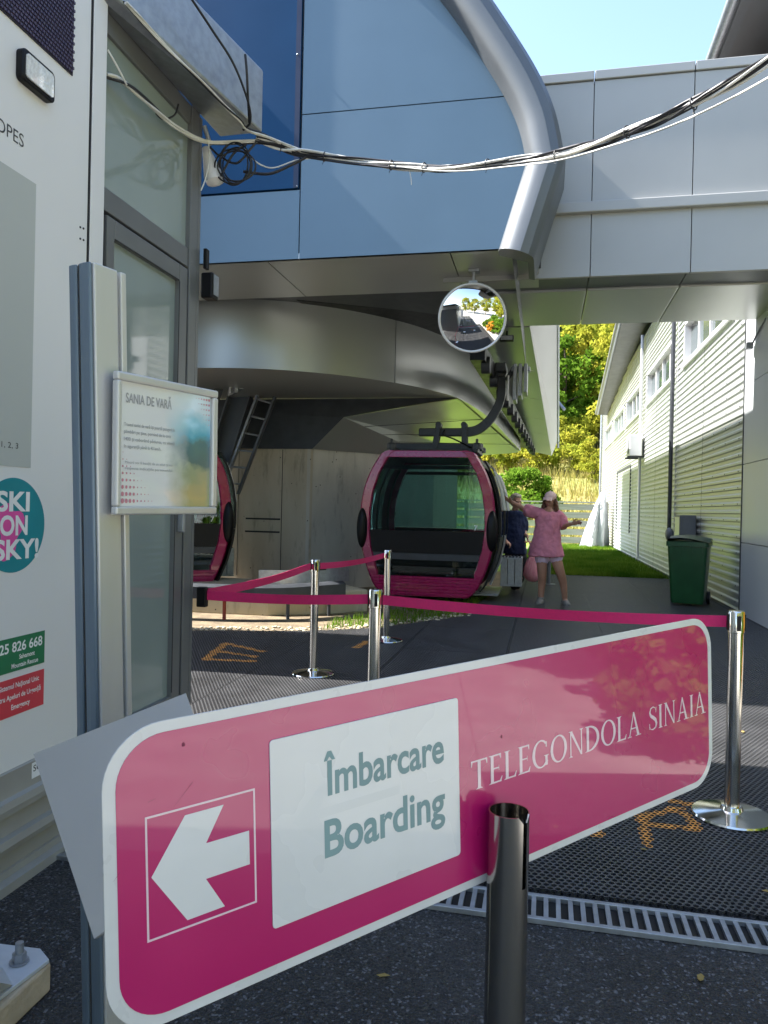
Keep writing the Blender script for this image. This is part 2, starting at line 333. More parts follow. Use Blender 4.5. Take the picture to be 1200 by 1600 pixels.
# a roman capital alphabet, drawn as strokes (cap height 1)
def roman(ch):
    P = []; tk, th = .135, .055
    def bar(x0, y0, x1, y1): P.append([(x0, y0), (x1, y0), (x1, y1), (x0, y1)])
    def stem(x, w=tk, y0=0., y1=1., s0=True, s1=True):
        bar(x-w/2, y0, x+w/2, y1)
        if s0: P.append([(x-w/2-.09, y0), (x+w/2+.09, y0), (x+w/2, y0+.05), (x-w/2, y0+.05)])
        if s1: P.append([(x-w/2, y1-.05), (x+w/2, y1-.05), (x+w/2+.09, y1), (x-w/2-.09, y1)])
    def arc(cx, cy, rx, ry, a0, a1, wmax, wmin, n=28):
        pts = []
        for k in range(n+1):
            a = math.radians(lerp(a0, a1, k/n)); c, s_ = math.cos(a), math.sin(a); w = wmin+(wmax-wmin)*abs(c)**1.3
            pts.append(((cx+rx*c, cy+ry*s_), (cx+(rx-w)*c, cy+(ry-min(w, ry*.9))*s_)))
        for (a, b), (c_, d) in zip(pts[:-1], pts[1:]): P.append([a, c_, d, b])
    if ch == 'T':
        stem(.38, s1=False); bar(.02, .945, .74, 1.0); P.append([(.02, .80), (.05, .80), (.09, .945), (.02, .945)]); P.append([(.71, .80), (.74, .80), (.74, .945), (.67, .945)]); return P, .76
    if ch == 'E':
        stem(.15); bar(.2, .945, .56, 1.0); bar(.2, 0, .58, .055); bar(.2, .49, .47, .54)
        P.append([(.53, .82), (.56, .82), (.56, .945), (.49, .945)]); P.append([(.50, .055), (.58, .055), (.62, .19), (.59, .19)]); P.append([(.45, .42), (.47, .42), (.47, .61), (.45, .61)]); return P, .64
    if ch == 'L':
        stem(.15); bar(.2, 0, .57, .055); P.append([(.49, .055), (.57, .055), (.61, .2), (.58, .2)]); return P, .62
    if ch == 'I': stem(.17); return P, .34
    if ch == 'O': arc(.46, .5, .44, .52, 0, 360, .14, .05, 48); return P, .92
    if ch == 'D': stem(.15); arc(.22, .5, .60, .5, -90, 90, .15, .055, 26); return P, .86
    if ch == 'G':
        arc(.46, .5, .44, .52, 48, 325, .14, .05, 34); stem(.74, .12, .04, .42, False, True); P.append([(.70, .74), (.76, .70), (.77, .92), (.74, .92)]); return P, .88
    if ch == 'N':
        stem(.14, .06); stem(.74, .06, s0=False); P.append([(.08, 1.0), (.22, 1.0), (.78, 0.0), (.70, 0.0)]); return P, .90
    if ch == 'A':
        P.append([(.10, 0), (.16, 0), (.44, 1.02), (.38, 1.02)]); P.append([(.36, 1.02), (.44, 1.02), (.78, 0), (.63, 0)]); bar(.22, .32, .60, .37)
        P.append([(.01, 0), (.25, 0), (.25, .035), (.01, .035)]); P.append([(.52, 0), (.88, 0), (.88, .035), (.52, .035)]); return P, .88
    if ch == 'S':
        c = [(.50, .80), (.44, .93), (.30, .985), (.14, .93), (.08, .77), (.14, .63), (.30, .53), (.45, .42), (.52, .26), (.46, .09), (.28, .02), (.12, .06), (.05, .22)]
        w = [.02, .03, .05, .06, .10, .13, .15, .15, .12, .08, .055, .03, .02]; q = []
        for i, (x, y) in enumerate(c):
            a, b = c[max(i-1, 0)], c[min(i+1, len(c)-1)]; dx, dy = b[0]-a[0], b[1]-a[1]; l = math.hypot(dx, dy); nx, ny = -dy/l*w[i]/2, dx/l*w[i]/2; q.append(((x+nx, y+ny), (x-nx, y-ny)))
        for (a, b), (c_, d) in zip(q[:-1], q[1:]): P.append([a, c_, d, b])
        P.append([(.47, .72), (.51, .72), (.53, .96), (.50, .96)]); P.append([(.03, .06), (.06, .06), (.08, .3), (.04, .3)]); return P, .58
    return P, .42
def put_roman(mb, fr, s, x, y, w, cap, off=.001):
    tot = sum(roman(c)[1] for c in s)+.05*(len(s)-1); sx = w/tot; cx = 0; k = 0
    for c in s:
        P, a = roman(c)
        for q in P:
            k += 1; mb.add([fr.P(x+(cx+px_)*sx, y+py_*cap, off+(k % 9)*2.5e-5) for px_, py_ in q], [list(range(len(q)))])
        cx += a+.05

# ================================================================== GROUND
struct(MB().poly([(-160, -80, 0), (160, -80, 0), (160, 34.2, 0), (-160, 34.2, 0)]).build('ground', ASPH))
struct(MB().poly([(2.9, 1.556, .004), (60, 1.556, .004), (60, 9.2, .004), (2.9, 9.2, .004)]).build('yard_paving', YARD))
struct(MB().poly([(-1.2, -60, .004), (60, -60, .004), (60, 1.55, .004), (1.75, 1.55, .004), (1.75, -7.0, .004), (-1.2, -7.0, .004)]).build('yard_paving', YARD))
# earth strip where the gondola track runs, and the lawn beyond the mats
edge = [PZ(300, 988, 0), PZ(484, 988, 0), PZ(592, 983, 0), PZ(729, 964, 0), PZ(748, 944, 0), Vector((-.75, 13.2, 0)), Vector((-.6, 17.2, 0))]
struct(MB().poly([Vector((p.x, p.y, .004)) for p in edge]+[Vector((-.6, 34, .004)), Vector((-16, 34, .004)), Vector((-16, 7.2, .004))]).build('track_bed', EARTH))
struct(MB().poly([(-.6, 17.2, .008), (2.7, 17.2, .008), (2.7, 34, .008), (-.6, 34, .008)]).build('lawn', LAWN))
struct(MB().poly([(-16, 12.6, .008), (-8.3, 12.6, .008), (-8.3, 18.1, .008), (-1.9, 18.1, .008), (-.75, 17.3, .008), (-.62, 34, .008), (-16, 34, .008)]).build('lawn', mat('brightened_meadow', (.17, .27, .015), .95, 0, .3, 5, .6, 40)))  # lawn behind the station, colour brightened to bounce green onto the soffit
# concrete edging along the track, with pebbles
pe = MB()
for i in range(260):
    t = rng.uniform(0, 3.0); k = int(t); p = edge[k].lerp(edge[k+1], t-k); q = p+Vector((rng.uniform(-.2, .1), rng.uniform(.02, .30), 0)); r = rng.uniform(.008, .028)
    pe.sphere((q.x, q.y, .004+r*.4), (r, r*.8, r*.55), 6, 4)
tag(pe.build('gravel', CONCY, smooth=60), 'pale gravel scattered along the edge of the rubber mats', 'gravel', kind='stuff')

def hexmat(w, l, pitch, web=.0085, th=.014):
    dx = pitch; dy = pitch*math.sqrt(3)/2; R = pitch/math.sqrt(3); ri = (pitch-web)/math.sqrt(3)
    nx = int(w/dx+.01); ny = int(l/dy+.01); ang = np.radians(np.arange(6)*60+30)
    cx = (np.arange(nx)[None, :]*dx+(np.arange(ny)[:, None] % 2)*dx/2).ravel()+dx/2; cy = np.repeat(np.arange(ny)*dy, nx)+dy/2
    n = len(cx); ca, sa = np.cos(ang), np.sin(ang)
    o = np.stack([cx[:, None]+R*ca, cy[:, None]+R*sa, np.full((n, 6), th)], -1)
    i1 = np.stack([cx[:, None]+ri*ca, cy[:, None]+ri*sa, np.full((n, 6), th)], -1); i0 = i1.copy(); i0[..., 2] = .0
    V = np.concatenate([o, i1, i0], 1).reshape(-1, 3); base = (np.arange(n)*18)[:, None]; k = np.arange(6); k2 = (k+1) % 6
    f1 = np.stack([base+k, base+k2, base+6+k2, base+6+k], -1).reshape(-1, 4); f2 = np.stack([base+6+k, base+6+k2, base+12+k2, base+12+k], -1).reshape(-1, 4)
    return V, np.concatenate([f1, f2]), cx, cy
MW, ML = 36*.028, 62*.028*math.sqrt(3)/2
V, Fq, hcx, hcy = hexmat(MW, ML, .028)
mme = bpy.data.meshes.new('rubber_mat'); mme.from_pydata(V.tolist(), [], Fq.tolist()); mme.materials.append(RUB)
def edge_y(x):
    for p, q in zip(edge[:-1], edge[1:]):
        if p.x <= x <= q.x and q.x > p.x: return p.y+(q.y-p.y)*(x-p.x)/(q.x-p.x)
    return edge[0].y if x < edge[0].x else 99
def allowed(x, y): return (x > -1.80 or y > 3.90) and x < 2.73 and y < min(edge_y(x), 17.1) and y > 2.80
mats_at = []
for j in range(10):
    for i in range(8):
        x = -4.386+i*(MW+.004+.003*math.sin(i*5)); y = 2.83+j*(ML+.005)+.004*math.sin(i*3+j)
        cs = [allowed(x+a, y+b) for a in (.01, .25, .5, .75, .97) for b in (.01, .4, .75, 1.1, 1.48)]
        if not any(cs): continue
        mats_at.append((x, y))
        me_ = mme
        if not all(cs):
            ok = np.array([allowed(x+a, y+b) for a, b in zip(hcx, hcy)])
            if ok.sum() < 40: mats_at.pop(); continue
            Fk = Fq.reshape(2, len(hcx), 6, 4)[:, ok].reshape(-1, 4); us, inv_ = np.unique(Fk, return_inverse=True)
            me_ = bpy.data.meshes.new('rubber_mat'); me_.from_pydata(V[us].tolist(), [], inv_.reshape(-1, 4).tolist()); me_.materials.append(RUB)
        o = bpy.data.objects.new('rubber_mat', me_); COL.objects.link(o); o.location = (x, y, .004)
        tag(o, 'black honeycomb rubber mat laid edge to edge on the ground', 'rubber mat', 'rubber mats covering the boarding area')
# orange paint on the mats : struck over the honeycomb, 1 mm thick
def strokes(name, segs, w, label):
    mb = MB(); dx = .028; dy = dx*math.sqrt(3)/2; ri = (dx-.0085)/math.sqrt(3)-.0004; R = dx/math.sqrt(3)
    for a, b in segs:
        pass
    seen = set()
    for a, b in segs:
        a = Vector((a.x, a.y)); b = Vector((b.x, b.y)); d = b-a; L = d.length; d /= L; n = Vector((-d.y, d.x))
        x0, x1 = min(a.x, b.x)-w, max(a.x, b.x)+w; y0, y1 = min(a.y, b.y)-w, max(a.y, b.y)+w
        for (mx_, my_) in mats_at:
            if mx_ > x1 or mx_+MW < x0 or my_ > y1 or my_+ML < y0: continue
            for hx, hy in zip(hcx, hcy):
                q = Vector((mx_+hx, my_+hy)); s_ = (q-a).dot(d); t_ = abs((q-a).dot(n))
                if -w*.3 < s_ < L+w*.3 and t_ < w*.5*(1+.25*math.sin(s_*37)) and (round(q.x, 3), round(q.y, 3)) not in seen and rng.random() > .03:
                    seen.add((round(q.x, 3), round(q.y, 3)))
                    o = [Vector((q.x+R*.985*math.cos(math.radians(30+60*k)), q.y+R*.985*math.sin(math.radians(30+60*k)), .0195)) for k in range(6)]
                    i = [Vector((q.x+ri*math.cos(math.radians(30+60*k)), q.y+ri*math.sin(math.radians(30+60*k)), .0195)) for k in range(6)]
                    mb.add(o+i, [(k, (k+1) % 6, 6+(k+1) % 6, 6+k) for k in range(6)])
    o = mb.build(name, ORANGE, recalc=False); tag(o, label, 'painted marking'); return struct(o)
g = lambda u, v: PZ(u, v, .02)
strokes('painted_marking', [(g(1003, 1273), g(1012, 1322)), (g(1003, 1276), g(1060, 1262)), (g(1052, 1252), g(1086, 1258)), (g(1060, 1262), g(1088, 1292)), (g(1008, 1288), g(1088, 1294)), (g(930, 1305), g(940, 1300))], .042, 'worn orange painted letter on the mats beside the near stanchion')
strokes('painted_marking', [(g(322, 1030), g(352, 1005)), (g(352, 1005), g(412, 1018)), (g(322, 1030), g(398, 1033)), (g(345, 1018), g(400, 1026))], .075, 'faded orange painted arrow on the mats by the kiosk corner')
strokes('painted_marking', [(g(556, 1012), g(574, 1002))], .07, 'short orange paint dash on the mats between the stanchions')

# drain channel across the yard
dr = thing('drain_channel', 'narrow galvanised slotted drain channel between the asphalt and the rubber mats', 'drain', (0, 2.70, 0))
fr_ = MB()
for y0, y1 in ((2.612, 2.632), (2.768, 2.788)): fr_.box((-1.84, y0, .001), (2.74, y1, .020))
fr_.build('frame', GALV, dr, bevel=.002)
sl = MB()
for i in range(108):
    x = -1.82+i*.042; sl.box((x, 2.633, .004), (x+.016, 2.767, .018))
sl.build('grating', GALV, dr)
MB().poly([(-1.84, 2.632, .0035), (2.74, 2.632, .0035), (2.74, 2.768, .0035), (-1.84, 2.768, .0035)]).build('channel', BLACK, dr)

# ================================================================== KIOSK
KX = -1.86
ki = thing('ticket_kiosk', 'white panelled kiosk with stickers, grey glazed door and deep roof edge', 'kiosk', (KX, 2.8, 0))
MB().box((-5.2, -3.0, .43), (KX, 2.775, 4.0)).build('wall', WHITEP, ki)
MB().box((-5.2, 2.778, .40), (KX+.004, 2.786, 4.0)).build('joint', JOINT, ki)
MB().box((-5.2, 2.789, .05), (KX+.006, 2.885, 4.0)).build('corner_trim', WHITEP, ki, bevel=.004)
bs = MB()
prof = [(-5.2, .43), (KX-.004, .43), (KX+.008, .425), (KX+.008, .335), (KX+.03, .33), (KX+.034, .305), (KX+.03, .28), (KX+.006, .277), (KX+.004, .2), (KX+.03, .197), (KX+.034, .17), (KX+.026, .148), (KX-.01, .146), (KX-.012, .068), (KX-.002, .066), (KX-.002, .04), (KX+.03, .035), (KX+.03, .0), (-5.2, .0)]
bs.prism([(x, -3.0, z) for x, z in prof], (0, 5.78, 0)).build('sill', SILL, ki)
# glazed door bay
GX = -1.885
gf = MB()
def gbar(y0, y1, z0, z1, x=GX, t=.05): gf.box((x-t, y0, z0), (x, y1, z1))
gbar(3.715, 3.80, .1, 3.52, GX+.01, .06); gbar(2.89, 2.93, .1, 3.52)
gbar(2.93, 3.715, 2.66, 2.76); gbar(2.93, 3.715, 3.42, 3.52); gbar(2.93, 3.715, .1, .30, GX+.02, .07)
gf.build('frame', FRAMEG, ki, bevel=.004)
df = MB()
for y0, y1, z0, z1 in ((2.94, 3.0, .32, 2.64), (3.60, 3.69, .32, 2.64), (3.0, 3.60, 2.555, 2.64), (3.0, 3.60, .32, .40)): df.box((GX-.03, y0, z0), (GX+.012, y1, z1))
door = df.build('door', FRAMEG, ki, bevel=.004)
MB().box((GX-.02, 3.0, .40), (GX-.012, 3.60, 2.555)).build('pane', DOORGL, door)
MB().box((GX-.028, 2.93, 2.76), (GX-.018, 3.715, 3.42)).build('window', DOORGL, ki)
MB().box((GX+.012, 3.625, 1.25), (GX+.05, 3.65, 1.75)).build('handle', GALV, door, bevel=.006)
gk = MB(); gk.box((GX+.0125, 3.598, .42), (GX+.015, 3.603, 2.55)); gk.box((GX+.0125, 3.0, 2.552), (GX+.015, 3.6, 2.557)); gk.build('gasket', JOINT, door)
MB().box((-5.2, 2.89, .1), (GX-.30, 3.79, 3.52)).build('interior', FRAMEG, ki)
MB().box((-5.2, 3.80, 0), (GX+.01, 3.83, 3.5)).build('side_wall', FRAMEG, ki)
MB().box((-5.2, 2.89, 0.0), (GX, 3.79, .098)).build('plinth', SILL, ki)
# roof edge : a tapering box, rising to its outer end
rb = MB()
rb.hexa([(-1.83, 2.80, 3.53), (-1.55, 3.89, 3.43), (-1.875, 4.06, 3.515), (-1.885, 2.80, 3.50)], [(-1.83, 2.80, 3.86), (-1.55, 3.89, 3.77), (-1.88, 4.06, 3.84), (-1.95, 2.80, 3.86)])
roof = rb.build('roof_edge', GALV, ki, bevel=.012)
MB().box((-5.2, -3.0, 4.0), (-1.90, 4.38, 4.12)).build('roof', ROOFD, ki)  # hidden slab, its overhang added to widen the kiosk's cast shadow
# vent grille
KF = Frame((KX, 0, 0), (0, 1, 0), (0, 0, 1))       # x = world Y, y = world z, normal +X
vg = MB(); vg.prism([KF.P(1.6, 3.075, .001), KF.P(2.655, 3.075, .001), KF.P(2.655, 3.60, .001), KF.P(1.6, 3.60, .001)], (.004, 0, 0))
vent = vg.build('vent_grille', VENT, ki)
vb = MB()
for i in range(34):
    for j in range(32):
        y = 2.10+i*.0163+(j % 2)*.008; z = 3.083+j*.0160; vb.box((KX+.005, y, z), (KX+.010, y+.011, z+.0095))
vb.build('vent_lattice', mat('vent_ridges', (.06, .045, .09), .4), vent)
lm = plate(KF, rrect(2.335, 2.885, 2.515, 3.0, .02, 5), .0005, .03).build('floodlight', BLACK, ki, smooth=40, bevel=.004)
plate(KF, rrect(2.35, 2.90, 2.50, 2.985, .012, 4), .0305, .036).build('lens', LAMPG, lm, smooth=40)
sc_ = MB()
for v in (2.555, 2.575, 2.47, 2.49):
    pass
for (u, v) in ((125, 355), (130, 357), (125, 373), (130, 375), (148, 1)):
    x, y = KF.at(u, v); sc_.sphere(KF.P(x, y, .001), .0045, 8, 6)
sc_.build('screw', DARKST, ki, smooth=60)
# prints on the wall
plate(KF, [(1.3, 1.52), (2.455, 1.52), (2.455, 2.565), (1.3, 2.565)], .0005, .0018).build('poster', POSTERG, ki)
t = MB(); put_text(t, KF, 'SINAIA SKI SLOPES', 2.385, 2.665, cap=.048, w=.52, align='R', off=.0008); t.build('lettering', INK, ki); t = MB(); put_text(t, KF, 'Cota 1400 - 2000 ul 1, 2, 3', 2.385, 1.585, cap=.021, w=.42, align='R', off=.0025)
t.build('lettering', INK, ki)
ccx, ccy = 2.37, 1.31; rc = .17
st = plate(KF, [(ccx+rc*math.cos(a*math.pi/30), ccy+rc*math.sin(a*math.pi/30)) for a in range(60)], .0005, .0016).build('round_sticker', TEAL, ki)
blob = []
for a in range(40):
    th = a*math.pi/20; r = .085*(1+.22*math.sin(3*th+.6)+.12*math.sin(5*th)); blob.append((2.345+r*.75*math.cos(th), 1.295+r*1.15*math.sin(th)))
plate(KF, blob, .0018, .0022).build('pink_shape', MAGENTA, st)
for s_, yb, xr in (('SKI', 1.362, 2.452), ('ON', 1.276, 2.443), ('SKY!', 1.190, 2.507)): t = MB(); put_text(t, KF, s_, xr, yb, cap=.070, w={'SKI': .175, 'ON': .145, 'SKY!': .235}[s_], bold=.03, align='R', off=.003); t.build('lettering', WHITE, st)
gs = plate(KF, [(2.10, .782), (2.555, .782), (2.555, .905), (2.10, .905)], .0005, .0016).build('sticker', GREENS, ki); gs['label'] = 'green rescue telephone sticker'
t = MB(); put_text(t, KF, '0725 826 668', 2.54, .853, cap=.036, w=.283, bold=.02, align='R', off=.0022); put_text(t, KF, 'Salvamont', 2.455, .823, cap=.017, w=.085, bold=.02, align='C', off=.0022); put_text(t, KF, 'Mountain Rescue', 2.445, .794, cap=.017, w=.145, bold=.02, align='C', off=.0022); t.build('lettering', WHITE, gs)
rs = plate(KF, [(2.10, .622), (2.555, .622), (2.555, .758), (2.10, .758)], .0005, .0016).build('sticker', REDS, ki); rs['label'] = 'red emergency number sticker'
t = MB()
for s_, yb, w_ in (('Sistemul Național Unic', .722, .215), ('pentru Apeluri de Urgență', .683, .255), ('Emergency', .645, .10)): put_text(t, KF, s_, (2.535 if w_ > .22 else 2.525) if w_ > .15 else 2.475, yb, cap=.019, w=w_, bold=.015, align='R', off=.0022)
t.build('lettering', WHITE, rs)
ss = plate(KF, [(2.485, .36), (2.60, .36), (2.60, .418), (2.485, .418)], .0088, .0096).build('sticker', WHITE, ki); ss['label'] = 'small white maker sticker'
t = MB(); put_text(t, KF, 'SOR', 2.492, .385, cap=.024, w=.075, bold=.01, off=.0101); t.build('lettering', INK, ss)
# small speaker and floodlight at the kiosk corner
sp = thing('wall_lamp', 'small black lamp on the outer corner of the kiosk door frame', 'lamp', (-1.84, 3.86, 2.6))
MB().box((-1.87, 3.835, 2.53), (-1.80, 3.92, 2.67)).build('body', BLACK, sp, bevel=.01)
MB().box((-1.858, 3.835, 2.69), (-1.838, 3.875, 2.80)).build('bracket', BLACK, sp, bevel=.004)
MB().box((-1.7995, 3.85, 2.55), (-1.796, 3.91, 2.66)).build('lens', GALV, sp)
fl = thing('security_camera', 'pale conical device hanging under the kiosk roof corner', 'camera', (-1.82, 3.86, 3.2))
MB().lathe([(.006, 0), (.05, .02), (.055, .05), (.02, .22), (.004, .23)], 16, Matrix.Translation((-1.80, 3.86, 3.15)) @ Matrix.Rotation(math.radians(-18), 4, 'Y')).build('housing', WHITEP, fl, smooth=40)
MB().cyl((-1.83, 3.84, 3.36), (-1.85, 3.80, 3.45), .012, 8).build('bracket', GALV, fl)

# ================================================================== BARRIER POSTS AND BELTS
PH = .945
def make_post(loc, label, yaw=0.):
    t = thing('barrier_post', label, 'barrier post', loc, yaw, 'polished steel belt barrier posts')
    T = wm(t)
    MB().lathe([(.172, .0), (.174, .006), (.170, .014), (.11, .026), (.05, .034), (.045, .05), (.036, .052)], 40, T).build('base', CHROME, t, smooth=35)
    MB().lathe([(.033, .045), (.033, PH-.10)], 28, T).build('pole', CHROME, t, smooth=40)
    MB().lathe([(.0305, PH-.10), (.0365, PH-.098), (.0365, PH-.006), (.033, PH), (.005, PH+.0015)], 28, T).build('head', CHROME, t, smooth=35)
    mb = MB(); mb.box((-.009, -.0385, PH-.088), (.009, -.030, PH-.02), T); mb.box((.030, -.011, PH-.09), (.0395, .011, PH-.015), T); mb.box((-.0395, -.011, PH-.09), (-.030, .011, PH-.015), T)
    mb.build('belt_clip', BLACK, t)
    return t
pr = PZ(1143, 1275, .02); p585 = PD(583, 1100, 4.05); p490 = PZ(489, 1053, .02); p600 = PZ(603, 1001, .02)
bp_r = make_post((pr.x, pr.y, .019), 'steel barrier post with round base beside the right end of the pink sign', .1)
bp_5 = make_post((p585.x, p585.y, .019), 'steel barrier post rising just behind the top edge of the pink sign', .3)
bp_4 = make_post((p490.x, p490.y, .019), 'steel barrier post whose pink belt slopes down towards the kiosk', .5)
bp_6 = make_post((p600.x, p600.y, .019), 'farthest steel barrier post, before the pink gondola cabin', .2)
wall_clip = Vector((KX+.03, 3.86, .90))
wc = thing('belt_wall_clip', 'black belt clip on the kiosk corner where two pink belts start', 'wall clip', tuple(wall_clip))
MB().box((wall_clip.x-.03, wall_clip.y-.02, .835), (wall_clip.x+.025, wall_clip.y+.02, .945)).build('clip', BLACK, wc, bevel=.006)
def belt(a, b, label, sag, h=.052):
    n = 24; r0, r1 = [], []
    d = (b-a); d.z = 0; nn = Vector((-d.y, d.x, 0)).normalized()*.0012
    top, bot = [], []
    for k in range(n+1):
        t = k/n; p = a.lerp(b, t); p.z -= sag*4*t*(1-t); tw = .006*math.sin(t*9)
        top.append(p+Vector((0, 0, h/2))+nn*(tw/.0012)); bot.append(p-Vector((0, 0, h/2)))
    rings = [[top[k]+nn, bot[k]+nn, bot[k]-nn, top[k]-nn] for k in range(n+1)]
    o = MB().loft(rings).build('barrier_belt', PINKB); return tag(o, label, 'barrier belt', 'pink webbing belts')
def hd(p, o=(0, 0)): return Vector((p.x+o[0], p.y+o[1], PH-.035))
belt(wall_clip+Vector((.026, 0, 0)), hd(p585, (-.04, 0)), 'level pink belt from the kiosk corner to the post behind the sign', .012)
belt(hd(p585, (.04, 0)), hd(pr, (-.03, .03)), 'long red pink belt running to the barrier post at the right', .02)
belt(wall_clip+Vector((.026, .01, .01)), hd(p490, (-.03, -.03)), 'bright pink belt sloping up from the kiosk corner', .02)
belt(hd(p490, (.03, .03)), hd(p600, (-.03, -.03)), 'short pink belt between the two far barrier posts', .02)

# front slotted post carrying the sign
sgn = [PD(153, 1146, .94), PD(1109, 962, .94*1.923), PD(1115, 1219, .94*1.931), PD(172, 1637, .94*1.008)]
so = (sgn[0]+sgn[1]+sgn[2]+sgn[3])/4
ex = (sgn[1]-sgn[0]+sgn[2]-sgn[3]).normalized(); ey = (sgn[0]-sgn[3]+sgn[1]-sgn[2]); ey = (ey-ex*ey.dot(ex)).normalized()
SF = Frame(so, ex, ey)
SW = ((sgn[1]-sgn[0]).length+(sgn[2]-sgn[3]).length)/2; SH = ((sgn[0]-sgn[3]).length+(sgn[1]-sgn[2]).length)/2
pof = SF.o+SF.n*.041
pa = pplane(794, 1330, pof, SF.n); fp = Vector((pa.x, pa.y, 0))
fpt = pplane(794, 1266, pof, SF.n).z
fpo = thing('slotted_post', 'brushed steel tube with a slotted open top holding up the pink sign', 'post', (fp.x, fp.y, 0))
seg = 48; R_, r_ = .036, .0335; slot_z, top_z = fpt-.125, fpt
dg_ = -Fv*math.cos(math.radians(42))+Rv*math.sin(math.radians(42)); sdir = math.atan2(dg_.y, dg_.x); gap = math.radians(8)
pb = MB(); pb.lathe([(R_, 0), (R_, slot_z), (r_, slot_z), (r_, 0)], seg, Matrix.Translation(fp)); rings = []
for k in range(45):
    a = lerp(sdir+gap, sdir+2*math.pi-gap, k/44); e = Vector((math.cos(a), math.sin(a), 0)); dz = .012*max(0, 1-min(k, 44-k)/2.0)
    rings.append([fp+e*R_+Vector((0, 0, slot_z-.001)), fp+e*R_+Vector((0, 0, top_z-dz)), fp+e*r_+Vector((0, 0, top_z-dz)), fp+e*r_+Vector((0, 0, slot_z-.001))])
pb.loft(rings)
pb.build('tube', BRUSH, fpo, smooth=35)
MB().lathe([(.10, 0), (.10, .008), (.045, .010), (.037, .02)], 28, Matrix.Translation(fp)).build('base', BRUSH, fpo, smooth=35)
for z in (fpt-.05, fpt-.20):
    c0 = Vector((fp.x, fp.y, z)); MB().cyl(c0-SF.n*.030, c0-SF.n*.0395, .007, 10).build('screw', GALV, fpo)

bs_ = thing('boarding_sign', 'long pink sign reading Boarding with a white arrow pointing left', 'sign', tuple(SF.P(0, -SH/2)))
plate(SF, rrect(-SW/2, -SH/2, SW/2, SH/2, .078, 10), -.003, .0).build('panel', WHITES, bs_, smooth=30)
plate(SF, rrect(-SW/2+.0165, -SH/2+.0145, SW/2-.0165, SH/2-.0145, .064, 10), .0002, .0008).build('face', PINK, bs_, smooth=30)
A = [SF.at(u, v) for u, v in ((236, 1371), (288.5, 1273.6), (348.7, 1257), (321.3, 1317.2), (388.5, 1297.4), (389.7, 1349.7), (321.3, 1372.8), (350.8, 1415.4), (292.3, 1437.2))]
plate(SF, A, .0009, .0013).build('arrow', PAPER, bs_)
q = [SF.at(u, v) for u, v in ((224.5, 1278), (397, 1230.8), (401.3, 1408.7), (231, 1472.8))]
x0 = (q[0][0]+q[3][0])/2; x1 = (q[1][0]+q[2][0])/2; y1 = (q[0][1]+q[1][1])/2; y0 = (q[2][1]+q[3][1])/2; w = .0027
bx = MB()
for a, b, c, d in ((x0, y0, x1, y0+w), (x0, y1-w, x1, y1), (x0, y0+w, x0+w, y1-w), (x1-w, y0+w, x1, y1-w)): bx.prism([SF.P(a, b, .0009), SF.P(c, b, .0009), SF.P(c, d, .0009), SF.P(a, d, .0009)], SF.n*.0004)
bx.build('arrow_border', PINKT, bs_)
q = [SF.at(u, v) for u, v in ((417, 1160), (711, 1088), (721, 1332), (428, 1452))]
wx0 = (q[0][0]+q[3][0])/2; wx1 = (q[1][0]+q[2][0])/2; wy1 = (q[0][1]+q[1][1])/2; wy0 = (q[2][1]+q[3][1])/2
wp = plate(SF, rrect(wx0, wy0, wx1, wy1, .006, 4), .0009, .0028).build('paper', PAPER, bs_, bevel=.0006)
t = MB()
i0 = SF.at(505, 1243); i1 = SF.at(692, 1194); put_text(t, SF, 'Îmbarcare', i0[0], i0[1], w=i1[0]-i0[0], cap=.053, bold=.022, off=.0032); t.build('lettering', SLATE, wp); t = MB()
i0b = SF.at(506, 1342); i1b = SF.at(694, 1284); put_text(t, SF, 'Boarding', i0b[0], i0b[1]+.003, w=i1b[0]-i0b[0], cap=.0565, bold=.022, off=.0032)
t.build('lettering', SLATE, wp)
# faint old arrow under the paper
gx, gy = SF.at(456, 1285); gh = [(gx, gy), (gx+.05, gy+.045), (gx+.07, gy+.045), (gx+.045, gy+.008), (gx+.20, gy+.008), (gx+.20, gy-.006), (gx+.045, gy-.006), (gx+.07, gy-.045), (gx+.05, gy-.045)]
plate(SF, gh, .0029, .00296).build('faded_arrow', GHOST, wp)
t = MB()
b0 = SF.at(735, 1237); b1 = SF.at(1102, 1119); put_roman(t, SF, 'TELEGONDOLA SINAIA', b0[0], b0[1]+.001, b1[0]-b0[0], .0515, .0012)
t.build('lettering', PINKT, bs_, recalc=False)
hl = MB()
for (u, v) in ((783, 1151), (286, 1163), (378, 1305), (700, 1150)):
    a = SF.at(u, v); hl.prism([SF.P(a[0]+.0024*math.cos(k*.785)*(1+.3*math.sin(k*3)), a[1]+.003*math.sin(k*.785), .0009) for k in range(8)], SF.n*.0001)
for (u, v, du, dv) in ((270, 1262, 30, -40), (176, 1378, 10, -14), (230, 1254, 12, -6)):
    a = SF.at(u, v); b = SF.at(u+du, v+dv); hl.poly([SF.P(a[0], a[1], .00095), SF.P(b[0], b[1], .00095), SF.P(b[0]+.0014, b[1]+.0006, .00095), SF.P(a[0]+.001, a[1]+.0008, .00095)])
hl.build('scratch', mat('scuffed_print', (.22, .02, .07), .6), bs_, recalc=False)

